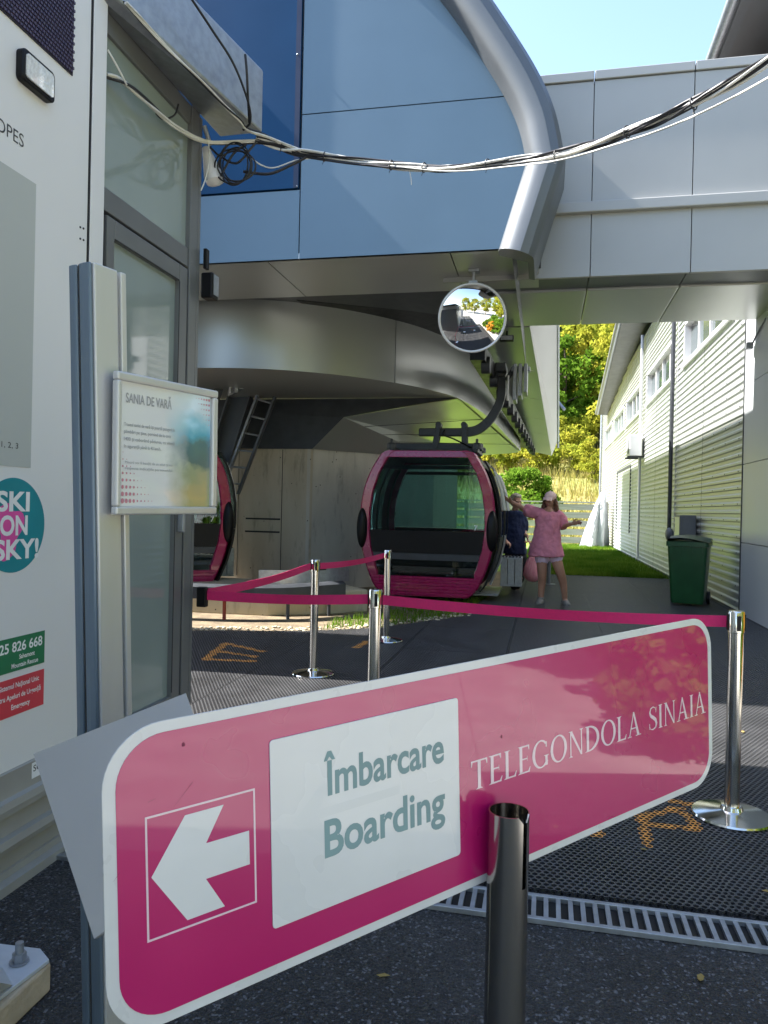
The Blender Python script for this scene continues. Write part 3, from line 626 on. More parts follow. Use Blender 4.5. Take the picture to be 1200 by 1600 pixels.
# ================================================================== DISPLAY POST WITH FRAMED POSTER
nd = (Rv*.88-Fv*.47); nd.z = 0; nd.normalize(); td = Vector((-nd.y, nd.x, 0))       # nd: front normal, td: along the front, away from the viewer
if td.dot(Fv) < 0: td = -td
c_top = PD(147, 409, 1.55); c_bot = PD(164, 1460, 1.62)
ax = (c_bot-c_top).normalized(); c_low = c_top+ax*((0-c_top.z)/ax.z)
dp = thing('display_stand', 'leaning grey aluminium post carrying a silver framed poster headed SANIA DE VARĂ', 'display stand', tuple(c_low))
def profp(pts, name, m):
    a = [c_low+td*x+nd*y for x, y in pts]; b = [c_top+td*x+nd*y for x, y in pts]
    return MB().prism(a, b[0]-a[0]).build(name, m, dp, bevel=.003)
profp([(0, 0), (.062, 0), (.062, -.012), (.070, -.012), (.070, 0), (.086, 0), (.086, -.07), (.0, -.07)], 'post', ALU)
profp([(-.001, -.004), (-.001, -.040), (-.0075, -.037), (-.0085, -.022), (-.0075, -.007)], 'side_strip', ALUB)
profp([(-.001, -.046), (-.001, -.071), (-.006, -.069), (-.007, -.058), (-.006, -.048)], 'side_strip', ALUB)
profp([(-.0006, -.0405), (-.0006, -.0455), (-.002, -.0455), (-.002, -.0405)], 'groove', JOINT)
PF0 = PD(178, 690, 1.585)
PFn = nd; PF = Frame(PF0+nd*.004, td, Vector((0, 0, 1)))
qa = [PF.at(u, v) for u, v in ((176, 578), (334, 611), (337, 803), (180, 805))]
px0, px1 = (qa[0][0]+qa[3][0])/2, (qa[1][0]+qa[2][0])/2; pyl1, pyr1, pyr0, pyl0 = qa[0][1], qa[1][1], qa[2][1], qa[3][1]
ey2 = (PF.P(px1, (pyr1+pyr0)/2)-PF.P(px0, (pyl1+pyl0)/2)).normalized(); PFc = (PF.P(px0, (pyl1+pyl0)/2)+PF.P(px1, (pyr1+pyr0)/2))/2
up2 = PF.n.cross(ey2); up2 = up2 if up2.z > 0 else -up2
PF = Frame(PFc, ey2, up2); PWd = (PF.P(0, 0)-PF.P(0, 0)).length
qa = [PF.at(u, v) for u, v in ((176, 578), (334, 611), (337, 803), (180, 805))]
hw = (qa[1][0]+qa[2][0]-qa[0][0]-qa[3][0])/4; hh = (qa[0][1]+qa[1][1]-qa[2][1]-qa[3][1])/4
fb = .018
fm = MB()
for a, b, c, d in ((-hw, -hh, hw, -hh+fb), (-hw, hh-fb, hw, hh), (-hw, -hh+fb, -hw+fb*.7, hh-fb), (hw-fb, -hh+fb, hw, hh-fb)):
    fm.prism([PF.P(a, b, -.008), PF.P(c, b, -.008), PF.P(c, d, -.008), PF.P(a, d, -.008)], PF.n*.018)
fm.build('frame', ALU, dp, bevel=.004)
MB().prism([PF.P(-hw+.004, -hh+.004, -.009), PF.P(hw-.004, -hh+.004, -.009), PF.P(hw-.004, hh-.004, -.009), PF.P(-hw+.004, hh-.004, -.009)], PF.n*.006).build('backing', ALUB, dp)
def m_poster():
    m = bpy.data.materials.new('printed_poster'); m.use_nodes = True; nt = m.node_tree; N = nt.nodes; L = nt.links; b = N['Principled BSDF']
    tc = N.new('ShaderNodeTexCoord'); sp_ = N.new('ShaderNodeSeparateXYZ'); L.new(tc.outputs['UV'], sp_.inputs[0])
    nz = N.new('ShaderNodeTexNoise'); nz.inputs['Scale'].default_value = 6; nz.inputs['Detail'].default_value = 7; L.new(tc.outputs['UV'], nz.inputs['Vector'])
    def rng_(sock, a, c):
        r = N.new('ShaderNodeMapRange'); r.inputs['From Min'].default_value = a; r.inputs['From Max'].default_value = c; L.new(sock, r.inputs['Value']); return r.outputs[0]
    def add_(s1, k):
        a = N.new('ShaderNodeMath'); a.operation = 'MULTIPLY_ADD'; L.new(nz.outputs['Fac'], a.inputs[0]); a.inputs[1].default_value = k; L.new(s1, a.inputs[2]); return a.outputs[0]
    yy = add_(sp_.outputs[1], .25); xx = add_(sp_.outputs[0], .22)
    cr = N.new('ShaderNodeValToRGB'); e = cr.color_ramp.elements; e[0].position = .12; e[0].color = (.33, .36, .17, 1); e[1].position = 1.0; e[1].color = (.62, .72, .78, 1)
    for p, c in ((.45, (.30, .34, .22, 1)), (.52, (.10, .16, .17, 1)), (.68, (.09, .17, .21, 1)), (.75, (.10, .36, .52, 1)), (.86, (.28, .55, .68, 1))):
        n_ = e.new(p); n_.color = c
    L.new(yy, cr.inputs[0])
    mx = N.new('ShaderNodeMix'); mx.data_type = 'RGBA'; mx.inputs[6].default_value = (.72, .72, .73, 1); L.new(cr.outputs[0], mx.inputs[7]); L.new(rng_(xx, .58, .86), mx.inputs[0])
    L.new(mx.outputs[2], b.inputs['Base Color']); b.inputs['Roughness'].default_value = .18; b.inputs['Coat Weight'].default_value = .8; b.inputs['Coat Roughness'].default_value = .04
    return m
pm = MB().poly([PF.P(-hw+fb*.7, -hh+fb, .0), PF.P(hw-fb, -hh+fb, .0), PF.P(hw-fb, hh-fb, .0), PF.P(-hw+fb*.7, hh-fb, .0)]).build('poster', m_poster(), dp, recalc=False)
uvl = pm.data.uv_layers.new(name='uv')
for l, c in zip(uvl.data, ((0, 0), (1, 0), (1, 1), (0, 1))): l.uv = c
t = MB(); L0 = -hw+fb
put_text(t, PF, 'SANIA DE VARĂ', L0+.012, hh-.062, cap=.021, w=.135, bold=.015, off=.0012); t.build('heading', INKG, pm)
t = MB()
for k, s_ in enumerate(('Traseul saniei de vară își poartă pasagerii în', 'plimbări pe șine, pornind de la cota', '1400 și coborând pădurea, cu viteză', 'în siguranță până la 40 km/h.')): put_text(t, PF, s_, L0+.008, hh-.112-k*.0155, cap=.0075, w=.150-.012*(k % 2)-(.03 if k == 3 else 0), bold=.008, off=.0012)
t.build('lettering', INKG, pm); t = MB()
for k, s_ in enumerate(('Minorii vor fi însoțiți de un adult și vor', 'respecta indicațiile personalului.')): put_text(t, PF, s_, L0+.012, hh-.192-k*.0125, cap=.006, w=.142, off=.0012)
t.build('lettering', INKG, pm)
t = MB()
for i in range(9):
    for j in range(8):
        r = .0046*max(.0, 1-.09*i-.12*j)*(1 if i < 4 else .7)
        if r > .0006: t.prism([PF.P(L0+.006+i*.0105+r*math.cos(a), -hh+fb+.012+j*.0148+r*1.25*math.sin(a), .0008) for a in np.linspace(0, 2*math.pi, 10, endpoint=False)], PF.n*.0002)
t.build('dots', mat('dusty_rose_print', (.58, .24, .30), .4), pm); t = MB()
for i in range(7):
    for j in range(6):
        r = .0034*max(0, 1-.15*i-.13*j)
        if r > .0006: t.prism([PF.P(hw-fb-.006-i*.009+r*math.cos(a), hh-fb-.008-j*.012+r*math.sin(a), .0008) for a in np.linspace(0, 2*math.pi, 8, endpoint=False)], PF.n*.0002)
t.build('dots', mat('dusty_pink_print', (.58, .24, .30), .4), pm)
PCOVER = None

# bare sheet-metal tray behind the sign
shp = [PD(52, 1178, 1.42), PD(290, 1083, 1.40), PD(345, 1270, 1.25), PD(166, 1449, 1.24), PD(147, 1467, 1.245)]
n_ = (shp[1]-shp[0]).cross(shp[4]-shp[0]).normalized()
shp = [p-n_*((p-shp[0]).dot(n_)) for p in shp]
sm_ = thing('metal_sheet', 'bare grey folded metal sheet wedged behind the left end of the pink sign', 'metal sheet', tuple(shp[4]))
MB().prism(shp, n_*.0018 if n_.dot(Fv) > 0 else -n_*.0018).build('plate', SHEET, sm_)
f0, f1 = shp[4], shp[3]; away = n_*.022 if n_.dot(Fv) > 0 else -n_*.022
MB().prism([f0, f1, f1+(f1-f0)*2.2, f0+(f1-f0)*.9+Uv*-.006], away*.4).build('folded_lip', SHEET, sm_)

# footing with anchor bolt, lower left
ft = [PZ(-90, 1470, .085), PZ(66, 1489, .085), PZ(80, 1503, .085), PZ(-6, 1582, .085), PZ(-90, 1600, .085)]
an = thing('anchor_footing', 'worn block with a white painted steel plate and a large anchor bolt', 'footing', (ft[1].x, ft[1].y, 0))
MB().prism(ft, (0, 0, -.084)).build('block', PALEW, an, bevel=.008)
MB().prism([p+Vector((0, 0, .001)) for p in [ft[0], ft[1].lerp(ft[0], .02), ft[2].lerp(ft[3], .04), ft[3].lerp(ft[0], .06), ft[4]]], (0, 0, .012)).build('plate', PLATEW, an, bevel=.002)
bc = PZ(30, 1503, .10)
bo = MB().cyl(bc, bc+Vector((0, 0, .055)), .0115, 16).build('bolt', GALV, an, smooth=40)
MB().cyl(bc+Vector((0, 0, .0)), bc+Vector((0, 0, .005)), .026, 20).build('washer', GALV, bo, smooth=40)
MB().cyl(bc+Vector((0, 0, .0055)), bc+Vector((0, 0, .027)), .019, 6).build('nut', GALV, bo)
ga, gb = PZ(0, 1512, .099), PZ(16, 1540, .099)
MB().prism([ga, gb, PZ(-40, 1575, .099), PZ(-40, 1530, .30)], (.004, .004, 0)).build('gusset', PLATEW, an)

# ================================================================== OVERHEAD CABLES
cb = thing('cable_bundle', 'sagging bundle of white and black cables strung across the yard from the kiosk', 'cable bundle', tuple(PD(330, 222, 4.08)))
main = spline([PD(u, v, d) for u, v, d in ((400, 215, 4.15), (440, 229, 4.2), (480, 240, 4.2), (560, 253, 4.15), (640, 260, 4.05), (700, 262, 3.95), (800, 252, 3.75), (880, 240, 3.55), (960, 213, 3.35), (1040, 183, 3.15), (1130, 137, 2.95), (1230, 78, 2.75))], 8)
wht = spline([PD(u, v, d) for u, v, d in ((166, 117, 3.24), (195, 131, 3.32), (235, 165, 3.5), (270, 197, 3.75), (310, 219, 4.0), (340, 224, 4.1), (410, 223, 4.17), (445, 230, 4.2))], 8)
def strand(path, i, n, R, r, m, tw=.55, name='cable'):
    pts = []
    for k, p in enumerate(path):
        t = (path[min(k+1, len(path)-1)]-path[max(k-1, 0)]).normalized(); a = t.cross(Vector((0, 0, 1))).normalized(); b = a.cross(t)
        th = 2*math.pi*i/n+k*tw*.25+.6*math.sin(k*.21+i*1.7); rr = R*(.75+.5*math.sin(k*.13+i*2.1))
        pts.append(p+a*math.cos(th)*rr+b*math.sin(th)*rr)
    return MB().tube(pts, r, 6).build(name, m, cb, smooth=60)
for i in range(9): strand(main, i, 9, .0165, .0058 if i % 3 else .0072, (CABK, CABW, CABK, CABK, CABW, CABK, CABW, CABK, CABW)[i])
for i in range(4): strand(wht, i, 4, .009, .0062, (CABW, CABW, CABW, CABK)[i])
edgec = spline([PD(u, v, d) for u, v, d in ((196, 4, 3.13), (252, 66, 3.40), (302, 116, 3.61), (347, 162, 3.79), (374, 188, 3.93), (386, 203, 4.0), (420, 215, 4.15), (470, 237, 4.2))], 8)
for i in range(3): strand(edgec, i, 3, .008, .005, (CABW, CABK, CABW)[i])
low = spline([PD(u, v, d) for u, v, d in ((600, 258, 4.1), (700, 268, 3.93), (800, 260, 3.73), (880, 249, 3.53), (960, 226, 3.33), (1040, 200, 3.13), (1130, 160, 2.93), (1230, 105, 2.73))], 8)
strand(low, 0, 1, .001, .0038, CABW)
up1 = spline([PD(u, v, d) for u, v, d in ((292, -12, 3.4), (330, 45, 3.55), (365, 100, 3.7), (388, 160, 3.85), (391, 190, 3.95), (380, 203, 4.0))], 8); strand(up1, 0, 1, .001, .0062, CABK)
up2_ = spline([PD(u, v, d) for u, v, d in ((383, 85, 3.78), (386, 120, 3.8), (388, 160, 3.87), (390, 195, 3.97))], 8); strand(up2_, 0, 1, .001, .0062, CABK)
hk = spline([PD(u, v, d) for u, v, d in ((279, 163, 3.78), (273, 180, 3.75), (255, 187, 3.68), (244, 178, 3.6))], 6); strand(hk, 0, 1, .001, .005, CABK)
dw = spline([PD(u, v, d) for u, v, d in ((168, 78, 3.2), (185, 108, 3.25), (198, 133, 3.3))], 6); strand(dw, 0, 1, .001, .0045, CABW)
hang = spline([PD(u, v, d) for u, v, d in ((326, 223, 4.05), (327, 250, 4.03), (321, 280, 4.0), (314, 298, 3.98))], 6); strand(hang, 0, 1, .001, .0035, CABW)
br = spline([PD(u, v, d) for u, v, d in ((382, 228, 4.15), (392, 246, 4.15), (410, 259, 4.16), (430, 262, 4.18), (465, 250, 4.2), (505, 246, 4.2))], 6); strand(br, 0, 1, .001, .004, CABW)
br2 = spline([PD(u, v, d) for u, v, d in ((380, 268, 4.12), (420, 272, 4.15), (455, 258, 4.18), (480, 245, 4.2))], 6); strand(br2, 0, 1, .001, .008, CABK)
for fx in (.10, .22, .34, .40, .52, .63, .75, .87):
    k = int(fx*(len(main)-1)); p = main[k]; t_ = (main[k+1]-main[k]).normalized(); a = t_.cross(Vector((0, 0, 1))).normalized(); b = a.cross(t_)
    MB().tube([p+(a*math.cos(q)+b*math.sin(q))*.0245 for q in np.linspace(0, 2*math.pi, 14, endpoint=False)], .003, 6, True).build('cable_tie', CABK, cb)
    MB().tube([p-b*.024, p-b*.045+a*.006], .0016, 5).build('cable_tie', CABK, cb)
k = int(.37*(len(main)-1)); MB().tube([main[k]-Vector((0, 0, .02)), main[k]+Vector((.01, 0, -.07)), main[k]+Vector((.012, 0, -.10))], .0022, 5).build('cable_tie', CABW, cb)
co = thing('cable_coil', 'loose coil of black cable hanging under the kiosk roof corner', 'cable coil', tuple(PD(365, 255, 4.1)))
for i in range(5):
    cx, cy, rx, ry = 368+rng.uniform(-5, 5), 258+rng.uniform(-4, 4), 25+rng.uniform(-6, 5), 27+rng.uniform(-6, 6); d = 4.08+i*.012
    MB().tube([PD(cx+rx*math.cos(a), cy+ry*math.sin(a), d) for a in np.linspace(0, 2*math.pi, 30, endpoint=False)], .0045, 6, True).build('loop', CABK, co, smooth=60)
MB().tube(spline([PD(u, v, 4.1) for u, v in ((328, 230), (345, 245), (370, 255), (392, 232), (400, 222))], 6), .006, 6).build('tail', CABK, co, smooth=60)
MB().tube(spline([PD(u, v, 4.1) for u, v in ((345, 275), (365, 240), (385, 226))], 6), .006, 6).build('tail', CABK, co, smooth=60)

# ================================================================== GONDOLA STATION
FY = 7.72; SZ = 4.05
st_ = thing('gondola_station', 'big grey clad gondola station with curved nose and dark blue window panel above the cabins', 'station', (-4, FY, 0))
rimc = [PY(u, v, 7.62) for u, v in ((806, 398), (829, 325), (853, 250))]+spline([PY(u, v, 7.62) for u, v in ((853, 250), (840, 188), (815, 130), (772, 60), (722, -12), (665, -80), (590, -150), (480, -215))], 5)[1:]
rim2 = [(p.x, p.z) for p in rimc]
xs_ = PY(470, 250, FY).x; zs_ = PY(640, 164, FY).z; zb_ = PY(400, 300, FY).z
TOPZ = rim2[-1][1]
def rim_x(z):
    for (xa, za), (xb, zb2) in zip(rim2[:-1], rim2[1:]):
        if za <= z <= zb2: return lerp(xa, xb, (z-za)/(zb2-za+1e-9))
    return rim2[-1][0]
G = .006
def fpanel(pts, name, m, y0=FY, th=.05): return MB().prism([Vector((x, y0, z)) for x, z in pts], (0, th, 0)).build(name, m, st_)
low = [p for p in rim2 if p[1] < zs_-G]; upp = [p for p in rim2 if p[1] > zs_+G]
fpanel([(xs_+G, SZ), (rim2[0][0], SZ)]+low+[(rim_x(zs_), zs_-G), (xs_+G, zs_-G)], 'facade_panel', CLAD)
fpanel([(xs_+G, zs_+G), (rim_x(zs_), zs_+G)]+upp+[(xs_+G, TOPZ)], 'facade_panel', CLAD)
fpanel([(-5.7, SZ), (xs_-G, SZ), (xs_-G, zb_-.01), (-5.7, zb_-.01)], 'facade_panel', CLAD)
bp = fpanel([(-5.7, zb_+.01), (xs_-.02, zb_+.01), (xs_-.02, TOPZ), (-5.7, TOPZ)], 'blue_panel', BLUEF, FY-.012, .05)
bm_ = MB()
for u, v in ((465, 85), (464, 291)):
    p = PY(u, v, FY-.013); bm_.sphere(p, .012, 10, 6)
bm_.build('fixing', GALV, bp, smooth=60)
# edge band of the blue panel
MB().prism([Vector((xs_-.075, FY-.0135, zb_+.01)), Vector((xs_-.02, FY-.0135, zb_+.01)), Vector((xs_-.02, FY-.0135, TOPZ)), Vector((xs_-.075, FY-.0135, TOPZ))], (0, .001, 0)).build('edge_band', mat('navy_edge', (.002, .012, .05), .4), bp)
# body behind the front, following the nose
body = [(-5.7, SZ+.12), (rim2[0][0]-.05, SZ+.12)]+[(x-.04, z) for x, z in rim2]+[(-5.7, TOPZ+.3)]
MB().prism([Vector((x, FY+.055, z)) for x, z in body], (0, 20.8, 0)).build('body', DKGREY, st_)
# unseen block behind the kiosk, added to cast the shadow edge on the mats
MB().box((-9.5, 5.70, 0), (-5.4, 7.70, 8.2)).build('unseen_shadow_block', CLAD, st_)
# rim
prof = [(-.185, .05), (-.185, -.06), (-.165, -.15), (-.11, -.215), (-.02, -.245), (.05, -.25), (.062, -.243), (.13, -.215), (.175, -.15), (.185, -.06), (.185, .60), (.12, .60), (.12, .05)]
def sweep2d(path, prof, yb):
    rings = []; K = len(path)
    for i, (x, z) in enumerate(path):
        d0 = Vector((path[i][0]-path[i-1][0], path[i][1]-path[i-1][1])).normalized() if i else None
        d1 = Vector((path[i+1][0]-path[i][0], path[i+1][1]-path[i][1])).normalized() if i < K-1 else None
        d0 = d0 or d1; d1 = d1 or d0; t = (d0+d1).normalized(); n = Vector((t.y, -t.x)); sc2 = min(1/max(.35, t.dot(d0)), 1.6)
        rings.append([Vector((x+n.x*a*sc2, yb+b, z+n.y*a*sc2)) for a, b in prof])
    return rings
MB().loft(sweep2d([(p.x, p.z) for p in rimc], prof, FY)).build('rim', RIMM, st_, smooth=32)
# soffit panels under the front, step behind
sxs = [-5.7, PZ(452, 440, SZ).x, PZ(716, 430, SZ).x, -.12]
for a, b in zip(sxs[:-1], sxs[1:]): MB().box((a+.006, FY+.004, SZ+.0), (b-.006, 9.12, SZ+.06)).build('soffit', SOFF, st_)
MB().box((-5.7, FY+.05, SZ+.062), (-.1, 11.2, SZ+.118)).build('soffit_backing', DARKST, st_)
# drive wheel housing : curved wall hanging under the soffit
hb = [(-4.7, 9.24), (-4.1, 9.29), (-3.52, 9.46), (-2.95, 9.80), (-2.50, 10.20), (-2.04, 10.75), (-1.70, 11.35), (-1.41, 12.15), (-1.20, 13.6), (-1.05, 15.5), (-.92, 18.5), (-.78, 21.9), (-.75, 23)]
hsp = [(p.x, p.y) for p in spline([Vector((x, y, 0)) for x, y in hb], 4)]
full = hsp+[(-9.4-x, y) for x, y in hsp[::-1]]
k0 = min(range(len(hsp)), key=lambda k: abs(hsp[k][0]-PZ(630, 560, 3.6).x))
def hwall(pts, name):
    n = len(pts); rings = []
    for i, (x, y) in enumerate(pts):
        t = Vector((pts[min(i+1, n-1)][0]-pts[max(i-1, 0)][0], pts[min(i+1, n-1)][1]-pts[max(i-1, 0)][1])).normalized(); nx, ny = -t.y*.05, t.x*.05
        rings.append([Vector((x, y, 3.2)), Vector((x, y, SZ+.06)), Vector((x+nx, y+ny, SZ+.06)), Vector((x+nx, y+ny, 3.2))])
    return MB().loft(rings).build(name, SOFF, st_, smooth=25)
hwall(hsp[:k0], 'housing_panel'); p_ = hsp[k0-1]; q_ = hsp[k0]
hwall([(lerp(p_[0], q_[0], .12), lerp(p_[1], q_[1], .12))]+hsp[k0:], 'housing_panel')
hwall(hsp[::-1][-1:]+[(-9.4-x, y) for x, y in hsp], 'housing_panel')
MB().prism([Vector((x*.995-.02, y+.03, 3.203)) for x, y in full], (0, 0, .05)).build('housing_floor', SOFF, st_)
# fairing above the pier, green-lit lower soffit
pc = Vector((-3.81, 12.06, 2.36)); fa = PY(537, 652, 12.06); fb2 = PZ(716, 623, 3.19); fc = PZ(812, 707, 3.15); fc3 = PD(757, 711, 21.5); fe = PD(637, 700, 16.0)
MB().poly([Vector((-8.5, 12.06, 2.36)), pc, fa, Vector((fb2.x, 12.1, 3.2)), Vector((-8.5, 12.06, 3.2))]).build('fairing', DARKST, st_)
MB().add([fa, fb2, fc, fc3, fe], [(0, 1, 2), (0, 2, 3), (0, 3, 4)]).build('lower_soffit', SOFF, st_)
MB().poly([pc, fa, fe, Vector((-2.03, 14.09, 2.36))]).build('fairing', SOFF, st_)
lj = MB()
for t in (.25, .5, .75):
    a = fa.lerp(fe, t); b = fb2.lerp(fc, t); lj.tube([a+Vector((0, 0, -.004)), b+Vector((0, 0, -.004))], .005, 4)
lj.build('joint', JOINT, st_)
# long side wing on the right and the black slot with the running rail
wN = PZ(828, 511, SZ); wF = PZ(862, 712, 3.5); wSN = PZ(742, 511, SZ); wSF = PZ(834, 706, 3.5)
wS = MB()
for k in range(6):
    a, b = k/6+.001, (k+1)/6-.001; wS.hexa([wSN.lerp(wSF, a), wN.lerp(wF, a), wN.lerp(wF, b), wSN.lerp(wSF, b)], [p+Vector((0, 0, .06)) for p in (wSN.lerp(wSF, a), wN.lerp(wF, a), wN.lerp(wF, b), wSN.lerp(wSF, b))])
wS.build('wing_soffit', SOFF, st_)
w2 = PD(871, 690, 28.0); w3 = PD(870.5, 505, 16.5); w4 = Vector((wN.x, wN.y, 5.5))
MB().add([wN, wF, w2, w3, w4]+[p+Vector((-.06, 0, 0)) for p in (wN, wF, w2, w3, w4)], [(0, 1, 2), (0, 2, 3), (0, 3, 4), (7, 6, 5), (8, 7, 5), (9, 8, 5)]+[(i, 5+i, 5+(i+1) % 5, (i+1) % 5) for i in range(5)]).build('wing_side', CLADL, st_)
MB().tube([PD(871.5, 500, 16.3), PD(872, 690, 27.8), PD(872, 700, 27.8)], .04, 8).build('downpipe', GALV, st_, smooth=60)
MB().tube([PD(872, 628, 23.4), PD(882, 640, 23.2)], .05, 8).build('spout', GALV, st_)
MB().prism([wN+Vector((0, 0, .07)), wF+Vector((0, 0, .07)), wSF+Vector((-2, 0, .5)), wSN+Vector((-2.2, -1.5, .055))], (0, 0, .01)).build('slot_shade_plate', BLACK, st_)  # black plate added in place of the deep shade inside the slot
r0 = Vector((-.93, 10.2, 3.52)); r1 = PZ(832, 705, 3.5)
rl = MB(); rl.hexa([r0+Vector((-.10, 0, -.1)), r0+Vector((.10, 0, -.1)), r1+Vector((.10, 0, -.1)), r1+Vector((-.10, 0, -.1))], [r0+Vector((-.10, 0, .12)), r0+Vector((.10, 0, .12)), r1+Vector((.10, 0, .12)), r1+Vector((-.10, 0, .12))])
rail = rl.build('running_rail', BLACK, st_)
for k in range(14): p = r0.lerp(r1, .02+k*.07); MB().cyl(p+Vector((.02, 0, -.11)), p+Vector((.14, 0, -.11)), .12, 14).build('conveyor_tyre', DARKST, rail, smooth=40)
lp = PZ(792, 527, SZ-.1)
la = MB().box((lp.x-.10, lp.y-.06, SZ-.16), (lp.x+.10, lp.y+.06, SZ-.08)).build('soffit_lamp', BLACK, st_, bevel=.01)
MB().box((lp.x-.085, lp.y-.064, SZ-.15), (lp.x+.085, lp.y-.061, SZ-.09)).build('lens', GALV, la)
MB().cyl((lp.x, lp.y, SZ-.08), (lp.x, lp.y, SZ+.02), .012, 8).build('stem', BLACK, la)

# concrete pier
pi_ = thing('concrete_pier', 'raw board-marked concrete pier carrying the station between the two cabins', 'pier', (-4.5, 13, 0))
MB().prism([(-8.2, 12.09, 0), (-3.83, 12.09, 0), (-2.05, 14.10, 0), (-2.05, 18, 0), (-8.2, 18, 0)], (0, 0, 2.375)).build('pier', CONC, pi_, bevel=.015)
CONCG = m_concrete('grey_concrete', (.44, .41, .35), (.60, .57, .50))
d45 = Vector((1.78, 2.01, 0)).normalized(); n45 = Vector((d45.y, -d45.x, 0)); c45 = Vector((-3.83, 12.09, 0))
MB().prism([c45+d45*.03+n45*.001, c45+d45*2.66+n45*.001, c45+d45*2.66+n45*.007, c45+d45*.03+n45*.007], (0, 0, 2.37)).build('pier_lit_face', CONCG, pi_)  # greyer concrete tone, also lightened so this side reads as the lit face
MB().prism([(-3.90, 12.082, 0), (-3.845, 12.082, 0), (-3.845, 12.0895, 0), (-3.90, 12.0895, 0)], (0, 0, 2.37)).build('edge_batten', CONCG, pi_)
sm = MB()
for v, u0, u1 in ((810, 384, 438), (830, 383, 437)):
    a, b = PY(u0, v, 12.09), PY(u1, v, 12.09); sm.box((a.x, 12.084, a.z-.014), (b.x, 12.0875, a.z+.014))
a = PY(440, 800, 12.09).x; sm.box((a-.006, 12.085, .2), (a+.006, 12.0875, 2.35)); a = PY(372, 800, 12.09).x; sm.box((a-.004, 12.085, .2), (a+.004, 12.0875, 2.35))
sm.build('slot', JOINT, pi_)
# low pale base wall by the track
bw = thing('base_wall', 'low pale concrete wall under the dark guide rail', 'low wall', (-4, 9.2, 0))
MB().prism([(-9, 9.35, 0), (-4.6, 9.0, 0), (-3.4, 9.05, 0), (-2.75, 9.4, 0), (-2.3, 9.9, 0), (-2.9, 10.6, 0), (-9, 10.9, 0)], (0, 0, .30)).build('wall', CONCY, bw, bevel=.02)
# guide rail for the cabin feet
gl = thing('guide_rail', 'dark curved steel guide rail on posts below the cabins', 'guide rail', (-3.2, 8.9, 0))
gpt = spline([(-9, 9.2, .40), (-6, 8.55, .40), (-4.4, 8.45, .38), (-3.3, 8.75, .37), (-2.85, 9.12, .38), (-2.55, 9.45, .39)], 8)
rg = []
for i, p in enumerate(gpt):
    t = (gpt[min(i+1, len(gpt)-1)]-gpt[max(i-1, 0)]).normalized(); n = Vector((-t.y, t.x, 0)); rg.append([p+n*a+Vector((0, 0, b)) for a, b in ((-.10, -.11), (.10, -.11), (.10, .03), (.03, .06), (-.03, .06), (-.10, .03))])
MB().loft(rg).build('rail', DARKST, gl, smooth=30)
for i in (12, 20, 27, 36):
    p = gpt[i]; MB().cyl((p.x, p.y, 0), (p.x, p.y, p.z-.1), .022, 10).build('post', SHIM if i == 20 else DARKST, gl, smooth=50)
p = gpt[36]; MB().box((p.x-.25, p.y+.05, .44), (p.x-.19, p.y+.15, .62)).build('switch', BLACK, gl, bevel=.01)
MB().cyl((p.x-.22, p.y+.1, .60), (p.x-.08, p.y+.1, .61), .03, 10).build('switch_arm', BLACK, gl)
trh = spline([(-3.8, 9.75, .42), (-3.3, 9.85, .43), (-2.95, 10.1, .45), (-2.75, 10.5, .47)], 8)
rg = []
for i, p in enumerate(trh):
    t = (trh[min(i+1, len(trh)-1)]-trh[max(i-1, 0)]).normalized(); n = Vector((-t.y, t.x, 0)); rg.append([p+n*a+Vector((0, 0, b)) for a, b in ((-.03, -.12), (.03, -.12), (.03, .10), (-.03, .10))])
MB().loft(rg).build('skirt_plate', GALV, gl, smooth=30)

# slanting steel column with ladder
sc2_ = thing('slanted_ladder', 'dark steel beam and ladder slanting down beside the concrete pier', 'ladder', tuple(PY(350, 770, 11.6)))
ly = 11.75
def bar3(mb, a, b, w, d=.04):
    a, b = Vector(a), Vector(b); t = (b-a).normalized(); n = Vector((t.z, 0, -t.x)).normalized()*w/2; y = Vector((0, d/2, 0))
    mb.hexa([a-n-y, a+n-y, a+n+y, a-n+y], [b-n-y, b+n-y, b+n+y, b-n+y])
top0, bot0 = PY(380, 612, ly+.12), PY(334, 760, ly+.12)
bmb = MB(); bar3(bmb, top0, bot0, .38, .03); bar3(bmb, top0+Vector((.19, -.06, 0)), bot0+Vector((.19, -.06, 0)), .025, .15); bar3(bmb, top0+Vector((-.19, -.06, 0)), bot0+Vector((-.19, -.06, 0)), .025, .15)
bmb.build('beam', DKGREY, sc2_)
for a, b in (((405, 612), (345, 772)), ((430, 620), (372, 772))): m_ = MB(); bar3(m_, PY(*a, ly-.05), PY(*b, ly-.05), .035, .09); m_.build('side_rail', GALV if a[0] == 405 else DKGREY, sc2_)
for k in range(6):
    t = .07+k*.165; a = PY(405, 612, ly-.06).lerp(PY(345, 772, ly-.06), t); b = PY(430, 620, ly-.06).lerp(PY(372, 772, ly-.06), t); MB().cyl(a, b, .017, 8).build('rung', GALV, sc2_, smooth=50)
bk = MB(); bar3(bk, PY(338, 655, ly+.3), PY(372, 676, ly+.3), .05); bk.build('bracket', DARKST, sc2_)

